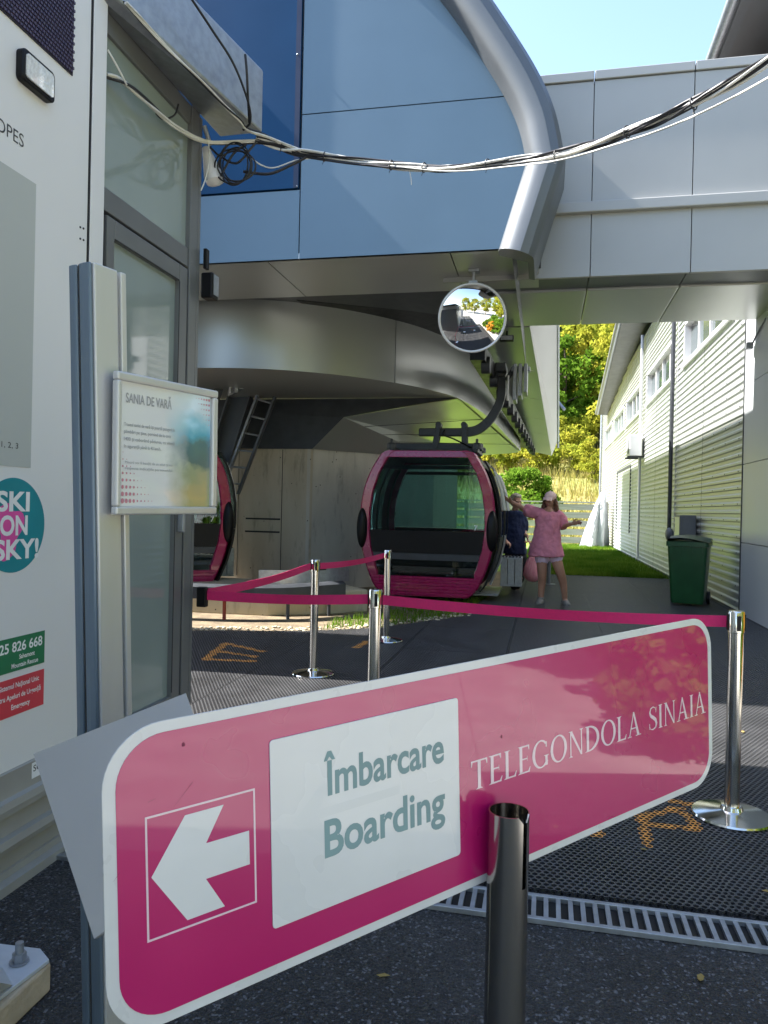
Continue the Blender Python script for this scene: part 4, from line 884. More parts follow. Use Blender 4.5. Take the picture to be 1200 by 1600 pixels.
# convex mirror
mc = PD(738, 497, 8.25)
mi = thing('convex_mirror', 'round convex traffic mirror hanging under the station front', 'mirror', tuple(mc+Vector((0, 0, .4))))
toC = (CAM-mc).normalized(); toC = (toC+Vector((.10, -.1, -.05))).normalized(); qM = toC.to_track_quat('Z', 'Y').to_matrix().to_4x4(); MT = Matrix.Translation(mc) @ qM
Rm = .355; Rs = .80; prof = [(Rm*math.cos(a), math.sqrt(Rs*Rs-(Rm*math.cos(a))**2)-math.sqrt(Rs*Rs-Rm*Rm)) for a in np.linspace(0, math.pi/2-.004, 24)]
mb = MB(); n = 48; vsr = []
for r, z in prof: vsr.append([MT @ Vector((r*math.cos(2*math.pi*k/n), r*math.sin(2*math.pi*k/n), z)) for k in range(n)])
mb.loft(vsr).build('reflector', MIRR, mi, smooth=60)
MB().tube([MT @ Vector(((Rm+.006)*math.cos(a), (Rm+.006)*math.sin(a), 0)) for a in np.linspace(0, 2*math.pi, 48, endpoint=False)], .014, 8, True).build('rim', ALU, mi, smooth=60)
MB().lathe([(Rm, -.004), (Rm*.8, -.06), (.05, -.09)], 32, MT).build('back', BOXG, mi, smooth=40)
b0 = mc+Vector((0, .05, Rm-.05)); bkt = MB()
bkt.cyl(mc+Vector((0, .08, 0)), Vector((mc.x, mc.y+.08, SZ)), .018, 10); bkt.box((mc.x-.06, mc.y+.03, SZ-.03), (mc.x+.06, mc.y+.15, SZ-.001)); bkt.box((mc.x-.05, mc.y+.0, mc.z+Rm+.005), (mc.x+.05, mc.y+.1, mc.z+Rm+.06))
bkt.build('bracket', GALV, mi, bevel=.004)

# ================================================================== COVERED BRIDGE
br_ = thing('covered_bridge', 'pale grey clad bridge linking the station to the metal sided building', 'bridge', (1, 8.6, 4))
BY = 8.6; x1b = PY(1083, 250, BY).x; bxs = [-1.2, PY(925, 300, BY).x, x1b, 2.74]
for a, b in zip(bxs[:-1], bxs[1:]):
    MB().box((a+.005, BY, 4.80), (b-.005, BY+.05, 6.14)).build('panel', CLADL, br_)
    MB().box((a+.005, BY, 4.0), (b-.005, BY+.05, 4.69)).build('panel', CLADL, br_)
    MB().box((a+.005, BY-.025, 6.15), (b-.005, BY+.35, 6.25)).build('coping', CLADL, br_, bevel=.008)
    MB().box((a+.005, BY+.052, SZ+.012), (b-.005, 9.27, SZ+.07)).build('underside_panel', DKGREY, br_)
    MB().box((a+.005, 9.28, SZ-.012), (b-.005, 10.95, SZ+.06)).build('underside_panel', SOFF, br_, bevel=.01)
MB().box((-1.2, BY-.07, 4.685), (2.74, BY+.02, 4.805)).build('ledge', CLADL, br_, bevel=.012)
MB().box((-1.2, BY+.051, SZ+.075), (2.74, 10.9, 6.14)).build('core', BOXG, br_)

# ================================================================== METAL SIDED BUILDING
WX = 2.75
rbd = thing('metal_sided_building', 'long building with white ribbed metal siding, a window band and grey eaves', 'building', (WX+2, 20, 0))
PITCH = .118
def siding(y0, y1, z0, z1):
    pr_ = []; k0 = math.ceil(z0/PITCH-1e-6); z = z0; pr_.append((WX, z0))
    k = k0
    while k*PITCH < z1-.02:
        a = k*PITCH
        for dz, dx in ((.006, 0), (.022, -.022), (.052, -.022), (.075, 0)):
            if z0 < a+dz < z1: pr_.append((WX+dx, a+dz))
        k += 1
    pr_.append((WX, z1)); rows = [[Vector((x, y, z)) for x, z in pr_] for y in (y0, y1)]
    return rows
WTOP = 6.62
win = [(12.3, 16.45), (17.65, 22.25), (23.4, 27.6), (28.45, 32.5), (33.4, 37.2)]
WZ0, WZ1 = 4.45, 5.33
sd_ = MB()
ys = [11.5, 17.2, 17.24, 39.0]
def add_sid(y0, y1):
    cur = y0
    for a, b in win:
        if b < y0 or a > y1: continue
        if a > cur: sd_.sheet(siding(cur, a, 0, WTOP))
        a2, b2 = max(a, y0), min(b, y1)
        sd_.sheet(siding(a2, b2, 0, WZ0)); sd_.sheet(siding(a2, b2, WZ1, WTOP)); cur = b2
    if cur < y1: sd_.sheet(siding(cur, y1, 0, WTOP))
add_sid(11.5, 17.2); add_sid(17.23, 39.0)
sd_.build('siding', SIDING, rbd)
MB().box((WX-.025, 17.2, 0), (WX+.02, 17.23, WTOP)).build('joint_strip', ALU, rbd)
for y in (14.35, 20.2, 25.2, 29.5, 34.0): MB().box((WX-.0245, y, .02), (WX-.0228, y+.012, WZ0-.06)).build('sheet_overlap', ROOFD, rbd)
scw = MB()
for y in np.arange(11.75, 25, .85):
    for k in range(1, 36, 2): z = k*PITCH+.037; scw.box((WX-.029, y-.010, z-.008), (WX-.0225, y+.010, z+.008))
sco = scw.build('screws', DARKST, rbd); sco['kind'] = 'stuff'
# ground-level dirt rail
MB().box((WX-.03, 11.5, 0), (WX-.002, 39, .05)).build('base_flashing', ROOFD, rbd)
cs = MB(); cs.box((WX+.24, 11.5, 0), (WX+8, 39.0, WTOP)); cs.build('core', BOXG, rbd)
MB().box((WX-.02, 39.0, 0), (WX+8, 39.06, WTOP)).build('end_wall', SIDING, rbd)
for k, (a, b) in enumerate(win):
    f = MB(); n = 4
    for y0, y1, z0, z1 in ((a, b, WZ0, WZ0+.06), (a, b, WZ1-.06, WZ1), (a, a+.07, WZ0, WZ1), (b-.07, b, WZ0, WZ1)): f.box((WX-.03, y0, z0), (WX+.14, y1, z1))
    w_ = f.build('window', WHITEP, rbd); m_ = MB()
    for i in range(1, n): y = lerp(a, b, i/n); m_.box((WX+.06, y-.035, WZ0+.06), (WX+.13, y+.035, WZ1-.06))
    m_.build('mullion', WHITEP, w_); MB().box((WX+.1, a+.07, WZ0+.06), (WX+.11, b-.07, WZ1-.06)).build('pane', WINGLS, w_)
    MB().box((WX-.07, a-.05, WZ0-.05), (WX+.02, b+.05, WZ0-.003)).build('sill', WHITEP, w_)
# smooth panels at the near end
for z0, z1 in ((0.02, 1.02), (1.03, 2.12), (2.13, 3.22), (3.23, 6.6)): MB().box((WX-.03, 9.3, z0), (WX+.1, 11.46, z1)).build('wall_panel', SMOOTHW, rbd)
MB().box((WX-.04, 11.465, 0), (WX+.02, 11.495, WTOP)).build('corner_strip', ROOFD, rbd)
MB().box((WX+.1, 9.3, 0), (WX+8, 11.46, 6.6)).build('core', BOXG, rbd)
# eaves
eF = PX(935, 648, 2.33); eN = PX(970, 508, 2.05); dirE = (eN-eF); e0 = eF+dirE*1.35; zE = WTOP+.02
def ez(p): return p.z
ev = MB(); ev.hexa([Vector((e0.x, e0.y, e0.z)), Vector((WX+.3, e0.y, e0.z-.05)), Vector((WX+.3, eF.y, eF.z-.05)), eF], [Vector((e0.x, e0.y, e0.z+.12)), Vector((WX+8, e0.y, e0.z+2.2)), Vector((WX+8, eF.y, eF.z+2.2)), eF+Vector((0, 0, .12))])
ev.build('roof', ROOFD, rbd)
MB().tube([e0+Vector((-.07, 0, .06)), eF+Vector((-.07, 0, .06))], .085, 10).build('gutter', GALV, rbd, smooth=60)
for y, m_, z0 in ((17.32, DARKST, .95), (22.85, ALU, 0.1), (38.8, GALV, .1)):
    t_ = (y-eF.y)/(e0.y-eF.y); MB().tube([(WX-.10, y, z0), (WX-.10, y, 6.0), (WX-.10, y, 6.55)], .045, 10).build('downpipe', m_, rbd, smooth=50)
MB().sphere((WX-.14, 17.0, .98), (.09, .12, .14), 10, 8).build('meter', BOXG, rbd, smooth=60)
dj = MB()
for y in (25.95, 30.6): dj.box((WX-.035, y-.05, .75), (WX-.001, y+.05, 2.95))
dj.box((WX-.035, 25.9, 2.95), (WX-.001, 30.65, 3.02)); dj.build('shutter_frame', ROOFD, rbd)
# cabinet on the wall
cy_ = PX(1088, 806, WX-.03).y; cx0 = PY(1062, 820, cy_).x; ctop = PY(1075, 805, cy_).z
ca = MB().box((cx0, cy_, .62), (WX-.03, cy_+.55, ctop)).build('cabinet', BOXG, rbd, bevel=.01)
MB().box((cx0-.004, cy_+.03, .66), (cx0-.001, cy_+.52, ctop-.04)).build('door', SIDING, ca)
MB().sphere((cx0+.05, cy_-.004, .95), .014, 8, 6).build('lock', GALV, ca)
# upper storey seen above the bridge
uv_ = thing('upper_storey_house', 'house corner with deep grey eaves and windows above the bridge at the right', 'house', (4, 11, 6.6))
UX = 3.02
MB().box((UX, 8.7, 6.63), (UX+6, 14.5, 8.1)).build('wall', mat('brown_render', (.22, .13, .09), .8, 0, .25, 8, .3, 30), uv_)
for a, b in ((9.55, 10.5), (10.75, 11.6), (8.8, 9.35)):
    f = MB()
    for y0, y1, z0, z1 in ((a, b, 6.7, 6.76), (a, b, 7.72, 7.8), (a, a+.06, 6.76, 7.72), (b-.06, b, 6.76, 7.72), ((a+b)/2-.03, (a+b)/2+.03, 6.76, 7.72)): f.box((UX-.04, y0, z0), (UX+.02, y1, z1))
    w_ = f.build('window', WHITEP, uv_); MB().box((UX-.012, a+.06, 6.76), (UX-.004, b-.06, 7.72)).build('pane', WINGLS, w_)
MB().hexa([(2.25, 8.4, 7.9), (UX+.2, 8.4, 7.95), (UX+.2, 15.2, 7.95), (2.25, 15.2, 7.9)], [(2.25, 8.4, 8.02), (UX+6, 8.4, 10), (UX+6, 15.2, 10), (2.25, 15.2, 8.02)]).build('roof', ROOFD, uv_)
MB().tube([(2.19, 8.4, 7.95), (2.19, 15.2, 7.95)], .075, 10).build('gutter', GALV, uv_, smooth=60)
MB().box((2.27, 8.4, 7.885), (2.40, 15.2, 7.898)).build('eaves_board', DARKST, uv_)

# air conditioner
ac = thing('air_conditioner', 'white outdoor air conditioner on a bracket on the sunlit siding', 'air conditioner', (2.5, 23, 3.1))
MB().box((2.33, 22.5, 3.05), (2.66, 23.35, 3.66)).build('case', WHITEP, ac, bevel=.015)
MB().lathe([(.24, 0), (.24, .012), (.02, .013)], 24, Matrix.Translation((2.33, 22.85, 3.36)) @ Matrix.Rotation(-math.pi/2, 4, 'Y')).build('fan_grille', BOXG, ac)
for y in (22.58, 23.22): MB().box((2.28, y, 3.0), (2.74, y+.04, 3.048)).box((2.70, y, 3.05), (2.735, y+.04, 3.5)).build('bracket', DARKST, ac)
# lamp on the smooth wall, upper right
wl = thing('wall_spotlight', 'small spotlight bracketed on the sunlit wall under the bridge', 'spotlight', tuple(PX(1172, 540, 2.70)))
p = PX(1172, 540, 2.66); MB().box((p.x-.05, p.y-.05, p.z-.05), (p.x+.03, p.y+.05, p.z+.04)).build('head', GALV, wl, bevel=.01); MB().tube([p+Vector((.03, 0, .03)), p+Vector((.05, -.25, .16)), p+Vector((.06, -.5, .24))], .012, 8).build('arm', GALV, wl)

# ================================================================== WHEELED BIN
def make_bin(loc, rz, label, mbody, mlid):
    t = thing('wheeled_bin', label, 'wheelie bin', loc, rz); T = wm(t); V3 = lambda x, y, z: T @ Vector((x, y, z))
    def ring(w, d, z, yo=0): return [V3(x, y+yo, z) for x, y in rrect(-w/2, -d/2, w/2, d/2, .05, 4)]
    MB().loft([ring(.45, .50, .04, .02), ring(.47, .53, .10, .02), ring(.56, .66, .86), ring(.56, .66, .90), ring(.60, .72, .905), ring(.60, .72, .975), ring(.56, .66, .98)]).build('body', mbody, t, smooth=30)
    rb_ = MB()
    for x in (-.2, -.07, .07, .2): rb_.hexa([V3(x-.012, -.335, .80), V3(x+.012, -.335, .80), V3(x+.012, -.345, .905), V3(x-.012, -.345, .905)], [V3(x-.012, -.30, .80), V3(x+.012, -.30, .80), V3(x+.012, -.30, .905), V3(x-.012, -.30, .905)])
    rb_.build('rib', mbody, t)
    rows = []
    for i in range(9):
        y = lerp(-.37, .34, i/8); rows.append([V3(x, y, .99+.035*math.sin((x+.3)/.6*math.pi)+.02*math.sin(y*9+x*5)+.03*(i/8)) for x in np.linspace(-.31, .31, 9)])
    l = MB().sheet(rows); l.sheet([[p-Vector((0, 0, .014)) for p in r] for r in rows]); l.build('lid', mlid, t, smooth=50)
    MB().cyl(V3(-.28, .40, .96), V3(.28, .40, .96), .018, 10).build('handle', mlid, t, smooth=50)
    for s_ in (-1, 1): MB().cyl(V3(s_*.235, .28, .10), V3(s_*.285, .28, .10), .10, 20).build('wheel', BLACK, t, smooth=40)
    return t
bb = PZ(1080, 950, 0)
make_bin((bb.x, bb.y+.25, .02), math.radians(-16), 'dark green wheeled bin with a buckled lid against the metal siding', BGREEN, LGREEN)

# ================================================================== GONDOLA CABINS
OUT = [(.56, .07), (.66, .085), (.78, .23), (.89, .49), (.965, .77), (1.0, 1.05), (.995, 1.32), (.955, 1.60), (.865, 1.87), (.735, 2.10), (.68, 2.17), (.60, 2.20)]
def hwz(z):
    for (a, z0), (b, z1) in zip(OUT[:-1], OUT[1:]):
        if z0 <= z <= z1: return lerp(a, b, (z-z0)/(z1-z0))
    return OUT[-1][0] if z > 1 else OUT[0][0]
def prof_half(z0, z1, inset, n=14): return [(hwz(lerp(z0, z1, k/n))-inset, lerp(z0, z1, k/n)) for k in range(n+1)]
def make_cabin(loc, label):
    c = thing('gondola_cabin', label, 'gondola cabin', loc, 0, 'pink gondola cabins'); o = Vector(loc)
    W = lambda x, y, z: o+Vector((x, y, z))
    sm_ = spline([Vector((x, 0, z)) for x, z in OUT], 4); hp = [(p.x, p.z) for p in sm_]
    outer = [(x, z) for x, z in hp]+[(-x, z) for x, z in hp[::-1]]
    def inner_of(z0, z1, ins): h = prof_half(z0, z1, ins, 20); return h
    # arched end frames : left and right bows, top band
    for ye, sgn_ in ((-1.0, 1), (1.0, -1)):
        for s_ in (-1, 1):
            rings = []
            for x, z in hp:
                zz = min(max(z, .09), 2.18); wi = .155 if z > .4 else .125
                i = max(hwz(zz)-wi, .2)
                rings.append([W(s_*x, ye+.13*sgn_, z), W(s_*x, ye+.03*sgn_, z), W(s_*(x-.025), ye, z), W(s_*(i+.015), ye-.01*sgn_, z), W(s_*i, ye+.02*sgn_, z), W(s_*i, ye+.13*sgn_, z)])
            MB().loft(rings).build('end_frame', PINKC, c, smooth=35)
        MB().hexa([W(-.60, ye-.008*sgn_, 2.10), W(.60, ye-.008*sgn_, 2.10), W(.60, ye+.13*sgn_, 2.10), W(-.60, ye+.13*sgn_, 2.10)], [W(-.60, ye+.01*sgn_, 2.2), W(.60, ye+.01*sgn_, 2.2), W(.60, ye+.13*sgn_, 2.2), W(-.60, ye+.13*sgn_, 2.2)]).build('end_frame', PINKC, c, bevel=.008)
        # ribbed lower apron
        ap = []
        nn = 36
        for k in range(nn+1):
            z = lerp(.075, .36, k/nn); h = hwz(z)-.05; y = ye-.012*sgn_+(.006 if (k % 6) in (0, 1) else 0)*sgn_; ap.append([W(-h, y, z), W(h, y, z), W(h, ye+.10*sgn_, z), W(-h, ye+.10*sgn_, z)])
        MB().loft(ap).build('apron', PINKC, c)
        def pane(z0, z1, ins, y, name, m, th=.012):
            h = prof_half(z0, z1, ins); pts = [W(x, y, z) for x, z in h]+[W(-x, y, z) for x, z in h[::-1]]; return MB().prism(pts, (0, th*sgn_, 0)).build(name, m, c)
        pane(1.03, 2.12, .13, ye+.022*sgn_, 'window', TGLASS)
        pane(.70, 1.025, .125, ye+.012*sgn_, 'seat_band', BLACK, .05)
        pane(.60, .695, .125, ye+.02*sgn_, 'seat_band', DARKST, .05)
        pane(.365, .595, .125, ye+.022*sgn_, 'lower_window', TGLASS)
        pane(1.93, 1.985, .135, ye+.06*sgn_, 'header_bar', BLACK, .03)
        for s_ in (-1, 1): MB().sphere(W(s_*.955, ye+.02*sgn_, 1.05), (.085, .11, .30), 16, 12).build('bumper', BLACK, c, smooth=60)
    tt = MB(); put_text(tt, Frame(W(.70, -1.0, 1.055), (1, 0, 0), (0, 0, 1)), '7', 0, 0, cap=.075, bold=.01, off=-.011+.0125); tt.build('cabin_number', WHITE, c)
    # side shells
    def shell(s_, z0, z1, y0, y1, ins, name, m, th=.02, par=None):
        h = prof_half(z0, z1, ins); rings = [[W(s_*x, y0, z), W(s_*x, y1, z), W(s_*(x-th), y1, z), W(s_*(x-th), y0, z)] for x, z in h]; return MB().loft(rings).build(name, m, par or c, smooth=30)
    for s_ in (-1, 1):
        shell(s_, .10, .95, -.87, .87, .02, 'side_panel', BLACK); shell(s_, 2.0, 2.17, -.87, .87, .02, 'side_panel', BLACK)
        if s_ < 0: shell(s_, .955, 1.995, -.87, .87, .025, 'side_window', TGLASS)
        for y in (-.84, 0, .84): shell(s_, .955, 1.995, y-.03, y+.03, .01, 'pillar', BLACK, .05)
    # the open doors slid along the right side
    for y0, y1 in ((-.95, -.12), (.18, 1.06)):
        d_ = shell(1, .16, .95, y0, y1, -.085, 'door', BLACK, .03); shell(1, .955, 1.98, y0+.05, y1-.05, -.08, 'pane', TGLASS, .012, d_)
        shell(1, .955, 1.98, y0, y0+.05, -.085, 'stile', BLACK, .03, d_); shell(1, .955, 1.98, y1-.05, y1, -.085, 'stile', BLACK, .03, d_); shell(1, 1.98, 2.06, y0, y1, -.085, 'rail', BLACK, .03, d_)
        for k in range(4):
            yy = y0+.16+k*.17; mb = MB(); mb.tube([W(hwz(z)+.115, yy, z) for z in np.linspace(1.35, 1.92, 7)], .014, 6); mb.build('ski_holder', ALU, d_, smooth=50)
    # ski basket on the far door
    B = lambda x, y, z: W(hwz(.5)+.12+x, .55+y, .14+z)
    bk = MB()
    for z0, z1, e in ((0, .03, 0), (.43, .46, .0)):
        bk.hexa([B(0, -.22, z0), B(.34, -.22, z0), B(.34, .22, z0), B(0, .22, z0)], [B(0, -.22, z1), B(.34, -.22, z1), B(.34, .22, z1), B(0, .22, z1)])
    for k in range(3): bk.hexa([B(.003+k*.114, -.215, .03), B(.110+k*.114, -.215, .03), B(.110+k*.114, .215, .03), B(.003+k*.114, .215, .03)], [B(.003+k*.114, -.215, .43), B(.110+k*.114, -.215, .43), B(.110+k*.114, .215, .43), B(.003+k*.114, .215, .43)])
    bkt = bk.build('ski_basket', GALV, c, bevel=.004)
    bt = MB()
    for k in range(6): bt.box((*B(.02+k*.055, -.2, .462)[:2], B(0, 0, .462).z), (*B(.045+k*.055, .2, .462)[:2], B(0, 0, .475).z))
    bt.build('slot', BLACK, bkt)
    MB().tube([W(hwz(.9)+.1, .2, .95), W(hwz(.5)+.12, .25, .55), W(.86, .3, .16)], .02, 8).build('door_rod', ALU, c, smooth=50)
    # roof, floor, seats
    rr = []
    for y, dz in ((-.95, 0), (-.6, .05), (0, .07), (.6, .05), (.95, 0)): rr.append([W(x, y, z+dz) for x, z in ((-.66, 2.12), (-.58, 2.19), (0, 2.20), (.58, 2.19), (.66, 2.12), (0, 2.10))])
    MB().loft(rr).build('roof', DARKST, c, smooth=30)
    MB().box(W(-.62, -.93, .075), W(.62, .93, .12)).build('floor', BLACK, c)
    MB().box(W(.55, -.3, .04), W(1.02, .9, .07)).build('door_step', GALV, c, bevel=.006)
    for s_ in (-1, 1):
        mb = MB(); mb.box(W(-.80, min(s_*.42, s_*.86), .42), W(.80, max(s_*.42, s_*.86), .50)); mb.box(W(-.82, min(s_*.80, s_*.88), .5), W(.82, max(s_*.80, s_*.88), .98)); mb.build('bench', BLACK, c, bevel=.02)
    # roof carrier, hanger, grip  (set in the cabin's cross plane)
    hm = MB(); hm.box(W(-.72, -.07, 2.27), W(.72, .07, 2.39)); hm.box(W(-.68, -.45, 2.22), W(-.60, .45, 2.30)); hm.box(W(.60, -.45, 2.22), W(.68, .45, 2.30))
    ca_ = hm.build('roof_carrier', DARKST, c, bevel=.015)
    for x in (-.66, .66):
        for y in (-.4, .4): MB().lathe([(.075, 0), (.075, .07), (.055, .09), (.02, .10), (.02, .15), (.004, .16)], 16, Matrix.Translation(W(x, y, 2.27))).build('damper', DARKST, ca_, smooth=40)
    hg = MB(); hg.box(W(-.30, -.05, 2.50), W(.46, .05, 2.63)); hgo = hg.build('hanger_beam', DARKST, c, bevel=.02)
    for x, dx in ((.02, -.06), (.42, 0.02)):
        for y in (-.075, .075): MB().hexa([W(x+dx-.045, y-.014, 2.28), W(x+dx+.045, y-.014, 2.28), W(x+dx+.045, y+.014, 2.28), W(x+dx-.045, y+.014, 2.28)], [W(x-.04, y-.014, 2.70), W(x+.05, y-.014, 2.70), W(x+.05, y+.014, 2.70), W(x-.04, y+.014, 2.70)]).build('link', DARKST, c, bevel=.01)
        MB().cyl(W(x, -.10, 2.68), W(x, .10, 2.68), .045, 14).build('pin', DARKST, c, smooth=40)
    MB().tube(spline([W(.12, -.08, 2.60), W(.10, -.1, 2.52), W(.25, -.1, 2.46), W(.42, -.1, 2.38), W(.58, -.1, 2.30)], 6), .012, 6).build('hose', BLACK, c, smooth=60)
    arm = spline([W(.40, 0, 2.56), W(.62, 0, 2.60), W(.80, 0, 2.74), W(.93, 0, 2.95), W(.985, 0, 3.15), W(.985, 0, 3.40), W(.96, 0, 3.55)], 5); rg = []
    for i, p in enumerate(arm):
        t = (arm[min(i+1, len(arm)-1)]-arm[max(i-1, 0)]).normalized(); n = Vector((t.z, 0, -t.x)); w_ = lerp(.075, .055, i/len(arm)); rg.append([p-n*w_-Vector((0, .05, 0)), p+n*w_-Vector((0, .05, 0)), p+n*w_+Vector((0, .05, 0)), p-n*w_+Vector((0, .05, 0))])
    MB().loft(rg).build('hanger_arm', DARKST, c, smooth=35, bevel=.006)
    gp = MB(); gp.box(W(.90, -.3, 3.47), W(1.06, .3, 3.60)); gp.cyl(W(.98, -.09, 3.5), W(.98, .09, 3.5), .085, 16); gp.hexa([W(1.03, -.06, 3.38), W(1.10, -.06, 3.36), W(1.10, .06, 3.36), W(1.03, .06, 3.38)], [W(1.16, -.06, 3.60), W(1.23, -.06, 3.57), W(1.23, .06, 3.57), W(1.16, .06, 3.60)])
    gr = gp.build('grip', DARKST, c, bevel=.01)
    pl = MB()
    for k in range(3): pl.box(W(1.17+k*.08, -.28, 3.03+.06*k), W(1.225+k*.08, .2, 3.58))
    pl.box(W(1.13, -.1, 3.50), W(1.42, .1, 3.57)); pl.build('grip_plate', GALV, gr, bevel=.008)
    MB().cyl(W(1.10, -.29, 3.02), W(1.10, -.29, 3.40), .016, 8).build('spring_rod', ALU, gr, smooth=50)
    return c
cc = PD(666, 800, 11.0)
cab1 = make_cabin((cc.x, cc.y+1.0, .055), 'pink gondola cabin number 7 with its doors open beside the people')
c2 = PD(250, 800, 10.5)
cab2 = clone(cab1); th2 = math.radians(36); cab2.rotation_euler = (0, 0, th2); cab2.location = (c2.x-math.sin(th2), c2.y+math.cos(th2), .10); cab2['label'] = 'pink gondola cabin half hidden behind the kiosk door frame'

# ================================================================== PEOPLE
def flesh(mb, name, m, parent, vox, it=4):
    o = mb.build(name, m, parent, smooth=180)
    r = o.modifiers.new('remesh', 'REMESH'); r.mode = 'VOXEL'; r.voxel_size = vox; r.use_smooth_shade = True
    s_ = o.modifiers.new('smooth', 'SMOOTH'); s_.iterations = it; s_.factor = .5
    return o
def folds(o, strength, size):
    tx = bpy.data.textures.get('cloth_folds_%g' % size) or bpy.data.textures.new('cloth_folds_%g' % size, 'CLOUDS'); tx.noise_scale = size; tx.noise_depth = 2
    d = o.modifiers.new('folds', 'DISPLACE'); d.texture = tx; d.strength = strength; d.mid_level = .5; d.texture_coords = 'LOCAL'
    return o
def limb(mb, pts, rad, n=12):
    pts = [Vector(p) for p in pts]; mb.tube(spline(pts, 4), [float(np.interp(k, np.arange(len(rad))*4, rad)) for k in range((len(pts)-1)*4+1)], n)
    for p, r in zip(pts, rad): mb.sphere(p, r*.995, 10, 8)
def hand(mb, wrist, dirv, palm_n, size=.18, curl=.5, point=False):
    d = dirv.normalized(); pn = (palm_n-d*palm_n.dot(d)).normalized(); sd_ = d.cross(pn)
    c = wrist+d*size*.27; M3 = Matrix((sd_, pn, d)).transposed()
    mb.sphere(c, (size*.21, size*.09, size*.29), 12, 8, M3)
    for k, (off, ln) in enumerate(((-.15, .42), (-.05, .48), (.05, .45), (.14, .36))):
        p = wrist+d*size*.50+sd_*size*off; cu = curl*(1+.15*k) if not (point and k == 0) else .05; q = [p]; a = 0
        for s_ in (.42, .33, .25): a += cu; q.append(q[-1]+(d*math.cos(a)+pn*math.sin(a))*size*ln*s_*1.1)
        mb.tube(q, [size*.052, size*.05, size*.045, size*.036], 7)
        for z in q: mb.sphere(z, size*.045, 6, 5)
    p = wrist+d*size*.18-sd_*size*.17; q = [p, p+d*size*.18-sd_*size*.13, p+d*size*.34-sd_*size*.15+pn*size*.06]; mb.tube(q, [size*.065, size*.06, size*.045], 7)
    for z in q: mb.sphere(z, size*.052, 6, 5)
def head(mb, c, fwd, up, s=1.0):
    f = fwd.normalized(); u = (up-f*up.dot(f)).normalized(); r = f.cross(u); M3 = Matrix((r, f, u)).transposed(); P = lambda x, y, z: c+(r*x+f*y+u*z)*s
    mb.sphere(P(0, -.01, .03), (.074*s, .092*s, .088*s), 18, 12, M3)
    mb.sphere(P(0, .022, -.045), (.058*s, .066*s, .068*s), 16, 10, M3)          # jaw
    mb.sphere(P(0, .062, -.098), (.024*s, .02*s, .018*s), 10, 6, M3)          # chin
    mb.tube([P(0, .082, .012), P(0, .108, -.026)], [.010*s, .016*s], 8); mb.sphere(P(0, .106, -.028), .0165*s, 8, 6)
    mb.sphere(P(0, .083, -.060), (.026*s, .012*s, .010*s), 10, 6, M3)
    for q in (-1, 1):
        mb.sphere(P(q*.030, .082, .022), (.022*s, .010*s, .008*s), 8, 6, M3); mb.sphere(P(q*.036, .066, -.025), (.022*s, .02*s, .022*s), 8, 6, M3); mb.sphere(P(q*.077, -.008, -.012), (.012*s, .022*s, .034*s), 8, 8, M3)
    return P, M3

# --- the woman in pink
wd = 11.4
Q = lambda u, v, dd=0.: PD(u, v, wd+dd)
to = -Fv
wp_ = thing('person', 'woman in a pink T-shirt, shorts and cap reaching an arm to the cabin', 'person', tuple(Q(865, 945)))
b_ = MB()
limb(b_, [Q(846, 865), Q(847, 893, -.03), Q(846.5, 912, .02), Q(845, 935, .03)], [.095, .070, .058, .040])
limb(b_, [Q(866, 865), Q(875, 893, -.06), Q(880, 911, -.02), Q(882.5, 935, .0)], [.095, .070, .058, .040])
for a, z in ((Q(845, 938, .02), Q(841, 943, -.10)), (Q(882.5, 938, 0), Q(887, 945, -.12))): b_.tube([a, z], [.042, .034], 8); b_.sphere(a, .042, 8, 6)
limb(b_, [Q(856, 862), Q(857, 840), Q(857, 815), Q(857, 803)], [.125, .12, .125, .11]); limb(b_, [Q(858, 806), Q(860.5, 792)], [.06, .05])
limb(b_, [Q(840, 801), Q(823, 797, .02), Q(806.5, 788, .05), Q(800, 784.5, .06)], [.055, .044, .034, .026])
hand(b_, Q(800.5, 785, .06), (Q(790, 779, .08)-Q(800.5, 785, .06)), Vector((-.5, .4, .6)), .18, .18)
limb(b_, [Q(874.5, 803), Q(878, 814, .03), Q(878, 824.5, .02), Q(886, 820.5, -.12), Q(893, 818.5, -.18)], [.055, .046, .040, .034, .025])
hand(b_, Q(893, 818.5, -.18), Q(902, 816.5, -.20)-Q(893, 818.5, -.18), Vector((-.3, -1, -.4)), .18, .4, True)
hc = Q(859.7, 781.5); fwd = (Vector((-.45, -1, -.12))+Rv*.0).normalized(); hP, hM = head(b_, hc, fwd, Vector((0, 0, 1)), 1.0)
flesh(b_, 'body', SKIN, wp_, .0075, 3)
e_ = MB()
for q in (-1, 1): e_.sphere(hP(q*.031, .0835, .008), (.013, .008, .008), 8, 6, hM)
e_.build('eye', EYEM, wp_, smooth=60); MB().sphere(hP(0, .094, -.061), (.022, .006, .007), 8, 6, hM).build('mouth', LIPM, wp_, smooth=60)
